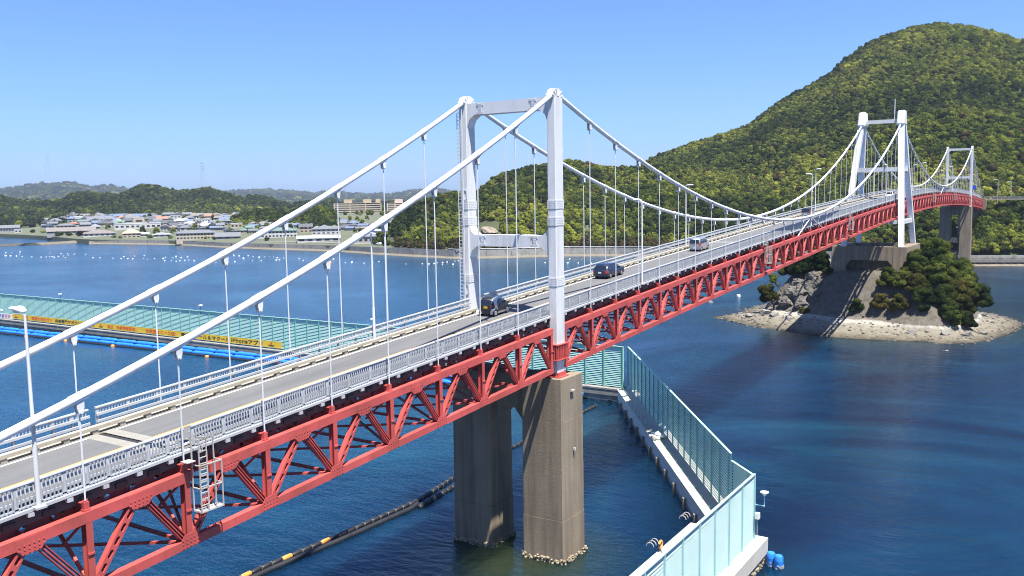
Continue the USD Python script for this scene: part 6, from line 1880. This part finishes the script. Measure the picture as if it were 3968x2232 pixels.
# two-seat microcar: black panels on a silver frame
L = 2.5
side = [(-1.20, .20), (-1.25, .62), (-1.19, .98), (-1.04, 1.36), (-.86, 1.50), (-.40, 1.54), (.02, 1.50), (.34, 1.36), (.80, .98), (1.10, .84), (1.22, .64), (1.25, .30), (1.18, .20)]
tridion = along_x(prof([(-.98, .30), (-.62, .42), (-.60, .85), (-.62, 1.12), (-.34, 1.38), (.02, 1.36), (.44, 1.0), (.30, 1.42), (-.1, 1.6), (-.75, 1.6), (-1.1, 1.4), (-1.0, 1.0)], .03), -2, 2) + along_x(prof([(-1.0, .16), (.72, .16), (.72, .36), (-1.0, .36)], .02), -2, 2)
corner = along_y(prof([(.40, .18), (.9, .18), (.9, .62), (.62, .66), (.48, .5)], .03), -4, -.92) + along_y(prof([(-.40, .18), (-.9, .18), (-.9, .62), (-.62, .66), (-.48, .5)], .03), -4, -.92)
corner_s = along_x(prof([(-1.3, .25), (-.8, .25), (-.62, .6), (-.75, .70), (-1.3, .66)], .03), -2, -.55) + along_x(prof([(-1.3, .25), (-.8, .25), (-.62, .6), (-.75, .70), (-1.3, .66)], .03), .55, 2)
roof_mid = along_z(prof([(-.52, -1.3), (.52, -1.3), (.52, .6), (-.52, .6)], .05), 1.2, 2)
c1 = car('microcar', 'small black and silver two-seat microcar with pale rear corners passing the near tower', (-1.27, -.82, float(zs(-.82)) + ROAD), 0, L, 1.51, 1.54, side, .98, .78, 'car_black',
    [[(-.56, .96), (-.56, 1.10), (-.34, 1.33), (.02, 1.31), (.42, .98)]], [(-.50, .88), (.50, .88), (.44, 1.36), (-.44, 1.36)], [(-.56, .98), (.56, .98), (.48, 1.44), (-.48, 1.44)], (-.87, .90),
    panels=(('silver_frame', 'car_silver', tridion - roof_mid), ('rear_corner', 'car_white', corner + corner_s)), extra=tail_lamps(-.9, [(.47, .72), (.60, .72), (.60, 1.0), (.47, 1.0)]), plate='plate_yellow', pz=.76)
on_road(c1, -.82)
side = [(-2.05, .26), (-2.13, .50), (-2.08, .82), (-1.98, .90), (-1.55, 1.34), (-1.30, 1.44), (-.2, 1.46), (.30, 1.38), (.95, .96), (1.80, .82), (2.10, .66), (2.13, .36), (2.02, .22)]
c2 = car('station_wagon', 'dark navy station wagon with a white plate driving away past the near tower', (-1.62, 21.15, float(zs(21.15)) + ROAD), 0, 4.26, 1.68, 1.46, side, .90, .76, 'car_navy',
    [[(-1.78, .94), (-1.42, 1.30), (-.95, 1.34), (-.95, .94)], [(-.88, .94), (-.88, 1.34), (-.25, 1.36), (-.25, .94)], [(-.18, .94), (-.18, 1.36), (.22, 1.31), (.72, .94)]], [(-.64, .93), (.64, .93), (.54, 1.32), (-.54, 1.32)], [(-.66, .96), (.66, .96), (.54, 1.38), (-.54, 1.38)], (-1.28, 1.27),
    extra=tail_lamps(-1.8, [(.62, .60), (.84, .60), (.84, .84), (.62, .84)]), pz=.66)
on_road(c2, 21.15)
side = [(-1.60, .24), (-1.69, .42), (-1.69, .92), (-1.62, 1.46), (-1.48, 1.62), (-.8, 1.66), (.30, 1.62), (.66, 1.50), (1.12, 1.02), (1.58, .90), (1.68, .60), (1.69, .32), (1.60, .22)]
c3 = car('box_van', 'silver boxy minivan with dark rear glass driving away in mid span', (-1.0, 45.45, float(zs(45.45)) + ROAD), 0, 3.39, 1.475, 1.66, side, .98, .86, 'car_silver',
    [[(-1.52, 1.0), (-1.42, 1.50), (-.80, 1.52), (-.80, 1.0)], [(-.72, 1.0), (-.72, 1.52), (.0, 1.52), (.0, 1.0)], [(.08, 1.0), (.08, 1.51), (.55, 1.42), (.95, 1.0)]], [(-.60, 1.0), (.60, 1.0), (.55, 1.50), (-.55, 1.50)], [(-.6, 1.0), (.6, 1.0), (.55, 1.5), (-.55, 1.5)], (-1.10, 1.16),
    extra=tail_lamps(-1.4, [(.60, .72), (.74, .72), (.74, 1.05), (.60, 1.05)]), pz=.45)
on_road(c3, 45.45)
side4 = [(-1.60, .24), (-1.75, .45), (-1.75, .95), (-1.60, 1.40), (-1.40, 1.52), (-.4, 1.56), (.40, 1.48), (1.0, 1.0), (1.6, .88), (1.74, .60), (1.75, .32), (1.60, .22)]
c4 = car('hatchback', 'dark hatchback with a big black rear window far along the bridge before the middle tower', (-1.55, 100.8, float(zs(100.8)) + ROAD), 0, 3.5, 1.62, 1.56, side4, .95, .8, 'car_silver',
    [[(-1.5, .98), (-1.35, 1.42), (.0, 1.44), (.0, .98)], [(.08, .98), (.08, 1.44), (.4, 1.38), (.85, .98)]], [(-.66, .86), (.66, .86), (.60, 1.44), (-.60, 1.44)], [(-.6, 1.0), (.6, 1.0), (.55, 1.44), (-.55, 1.44)], (-1.12, 1.16),
    panels=(('roof_panel', 'car_black', along_z(prof([(-1, -2), (1, -2), (1, .6), (-1, .6)]), 1.2, 2)),), extra=tail_lamps(-1.4, [(.62, .72), (.80, .72), (.80, 1.2), (.62, 1.2)]), pz=.5)
on_road(c4, 100.8)
c5 = car('hatchback', 'white car coming towards the camera beside the middle tower', (1.55, 163.5, float(zs(163.5)) + ROAD), math.pi, 3.5, 1.62, 1.56, side4, .95, .8, 'car_white',
    [[(-1.5, .98), (-1.35, 1.42), (.0, 1.44), (.0, .98)], [(.08, .98), (.08, 1.44), (.4, 1.38), (.85, .98)]], [(-.6, .98), (.6, .98), (.55, 1.40), (-.55, 1.40)], [(-.6, 1.0), (.6, 1.0), (.55, 1.44), (-.55, 1.44)], (-1.12, 1.16), pz=.5)
# parked and moving cars on the far shore
for i, (x, y, pm_, lab) in enumerate(((1190, 1080, 'car_white', 'white car on the shore road below the wooded hill'), (290, 1000, 'car_red', 'red car parked beside the long white hall'), (365, 1003, 'car_white', 'white car parked right of the red one'), (985, 1070, 'car_white', 'white car parked in front of the waterfront building'))):
    px, py = z6(x, y); a_, d_, z_ = ground_hit(px, py)
    q = thing('shore_car', lab, 'car', (*pol(a_, d_), z_ + .25), [1.2, .3, .3, 1.5][i])
    fr4 = prof([(-.8, .2), (.8, .2), (.8, .9), (.64, 1.5), (-.64, 1.5), (-.8, .9)], .08); b4 = along_x(prof(side4, .07), -2, 2) ^ along_y(fr4, -4, 4)
    obj('body', MB().mesh(b4), pm_, q, smooth=35); obj('side_window', MB().mesh((along_x(prof([(-1.4, .98), (-1.3, 1.4), (.3, 1.4), (.8, .98)], .03), -2, 2) ^ b4.scale((1.03, 1, 1))) - b4), 'car_glass', q)
    for yy in (-1.12, 1.16):
        for e in (-1, 1):
            obj('wheel', MB().mesh(Man.cylinder(.18, .29, .29, 14).rotate((0, 90, 0)).translate((e * .74 - .09, yy, .29))), 'tyre', q)

# ------------------------------------------------------------------ buoys of the seaweed lines
bpts = [z4(*p) for p in ((80, 1213), (150, 1215), (235, 1217), (318, 1221), (452, 1227), (585, 1231), (657, 1229), (708, 1226), (742, 1222), (772, 1233), (832, 1225), (900, 1216), (930, 1237), (975, 1211), (965, 1183), (870, 1180), (710, 1175), (1058, 1188), (1220, 1191), (285, 1160), (168, 1163), (80, 1170), (275, 1189), (1325, 1240), (1425, 1242), (1610, 1245), (1725, 1250), (1765, 1225), (1820, 1254), (1890, 1257), (1918, 1216), (2040, 1247), (2055, 1208), (2098, 1262), (2200, 1252), (2325, 1250), (2345, 1282), (2355, 1232), (2440, 1285), (2465, 1242), (2508, 1222), (2508, 1288))]
bpts += [z5(*p) for p in ((465, 1228), (372, 1236), (356, 1283), (428, 1276), (485, 1273), (560, 1283), (770, 1296), (848, 1264), (870, 1303), (965, 1307), (1045, 1306), (1140, 1293), (1262, 1248), (1388, 1283), (1515, 1280), (1125, 1205), (1200, 1215), (1330, 1213), (1400, 1227), (1485, 1232), (1565, 1222), (1635, 1222), (1690, 1228), (1745, 1238), (1730, 1272), (1775, 1267), (1835, 1242), (2055, 1252), (2115, 1278), (2305, 1300), (2352, 1268), (2440, 1305), (2545, 1258))]
bpts += [z6(*p) for p in ((508, 1307), (602, 1296), (600, 1310), (775, 1316), (898, 1300), (985, 1295), (1372, 1328), (1605, 1325), (1697, 1328), (1772, 1320), (1820, 1312), (1893, 1308), (1890, 1332), (1958, 1301), (2043, 1333), (2070, 1286), (2117, 1281))]
bpts += [(2100 + x * .34938, 600 + y * .34938) for x, y in ((35, 1189), (285, 1193), (308, 1150), (403, 1194), (545, 1196), (700, 1194), (755, 1192))]
buoy0 = None; rng = np.random.default_rng(8)
for px, py in bpts:
    c = on_z(px, py, .25); s = rng.uniform(.4, .8); d_ = np.hypot(*(c - CAM)[:2])
    lab = 'white ball float of the seaweed lines left of the near tower' if px < 1800 else 'white ball float of the seaweed lines right of the near tower'
    if buoy0 is None:
        buoy0 = thing('buoy', lab, 'buoy', (c[0], c[1], -.12), group='white floats of the seaweed lines')
        obj('ball', MB().mesh(trimesh.creation.icosphere(2, .62)), 'buoy_white', buoy0, smooth=True); obj('collar', MB().lathe([(.05, .56), (.14, .58), (.14, .74), (.05, .78)], (0, 0, 0), 8), 'buoy_white', buoy0)
    else:
        dup(buoy0, (c[0], c[1], -.12), rng.uniform(0, 6), lab, 'white floats of the seaweed lines' if px < 1800 else 'white floats right of the near tower', s)
c = on_z(1279, 1018, .2); q = thing('buoy', 'orange ball float among the white ones left of the near tower', 'buoy', (c[0], c[1], .15)); obj('ball', MB().mesh(trimesh.creation.icosphere(2, .8)), 'float_orange', q, smooth=True)
c = on_z(2862, 1148, .2); q = thing('buoy', 'white drum buoy in the open water between the bridge and the islet', 'buoy', (c[0], c[1], .1)); obj('drum', MB().lathe([(.4, -.4), (.55, -.3), (.55, .45), (.4, .6), (.1, .64)], (0, 0, 0), 14), 'buoy_white', q, smooth=40)

# ------------------------------------------------------------------ far end of the bridge
q = thing('road_sign', 'blue road sign on a post just past the far tower', 'sign', (4.1, 329.5, float(zs(329.5)) + .4))
obj('post', MB().tube([(0, 0, 0), (0, 0, 3.6)], .06, 6), 'rail_paint', q); obj('sign_plate', MB().bb(-1.0, 1.0, -.09, -.05, 2.1, 3.7), 'sign_blue', q)
q = thing('approach_railing', 'white railed platform running off the far end of the bridge to the right', 'railing', (0, 0, 0))
zE = float(zs(Y1)) + .2
obj('platform', MB().bb(4.6, 26, Y1 + 2.5, Y1 + 4.2, zE - .5, zE), 'kerb_concrete', q)
for z in (.45, .95):
    obj('rail', MB().bb(4.6, 26, Y1 + 2.45, Y1 + 2.55, zE + z - .06, zE + z + .06), 'rail_paint', q)
for x in np.arange(4.8, 26, 1.9):
    obj('post', MB().bb(x - .05, x + .05, Y1 + 2.45, Y1 + 2.55, zE, zE + 1.0), 'rail_paint', q)
for i, (x, y, h, lab) in enumerate(((9, 384, 9, 'tall pole with arms at the far end of the bridge'), (14, 388, 8, 'second pole with a curved lamp arm at the far end of the bridge'), (22, 400, 11, 'utility pole on the slope right of the far bridge end'))):
    q = thing('roadside_pole', lab, 'pole', (x, y, zE - 1)); obj('pole', MB().tube([(0, 0, -4), (0, 0, h)], [.16, .1], 7), 'pole_grey', q)
    obj('arm', MB().tube([(0, 0, h), (-.4, 0, h + .3), (-1.9, 0, h + .2)], .09, 6), 'buoy_white', q)
    obj('cross_arm', MB().bar((-1.1, 0, h - 2), (1.1, 0, h - 2), .1, .14), 'pole_grey', q)
# block revetment along the right-hand shore
rv = thing('revetment', 'stepped concrete block revetment along the right-hand shore past the far pier', 'wall')
for k in range(3):
    for j, a_ in enumerate(np.arange(-5.0, 2.0, .36)):
        d_ = float(shore_d(a_)); x, y = pol(a_, d_ - 1.2 + k * .55); b = MB().box((0, 0, 0), (2.35, .9, .55)); v, f = b.get(); ca = -math.radians(a_)
        v = v @ np.array([[math.cos(ca), math.sin(ca), 0], [-math.sin(ca), math.cos(ca), 0], [0, 0, 1]]); obj('block', (v + [x, y, 1.55 + k * .66], f), 'wall_concrete', rv)

# ------------------------------------------------------------------ thin sea haze
HZ = 0.00006
mat('haze', {'v': ('principled_volume', {'color': (0.80, 0.88, 1.0), 'density': HZ, 'anisotropy': 0.3})}, [], None, 'v.volume')
tag(obj('haze', MB().bb(-7200, 3200, -900, 7400, -7.5, 300), 'haze'), 'thin bluish sea haze over the strait', 'haze', kind='stuff')
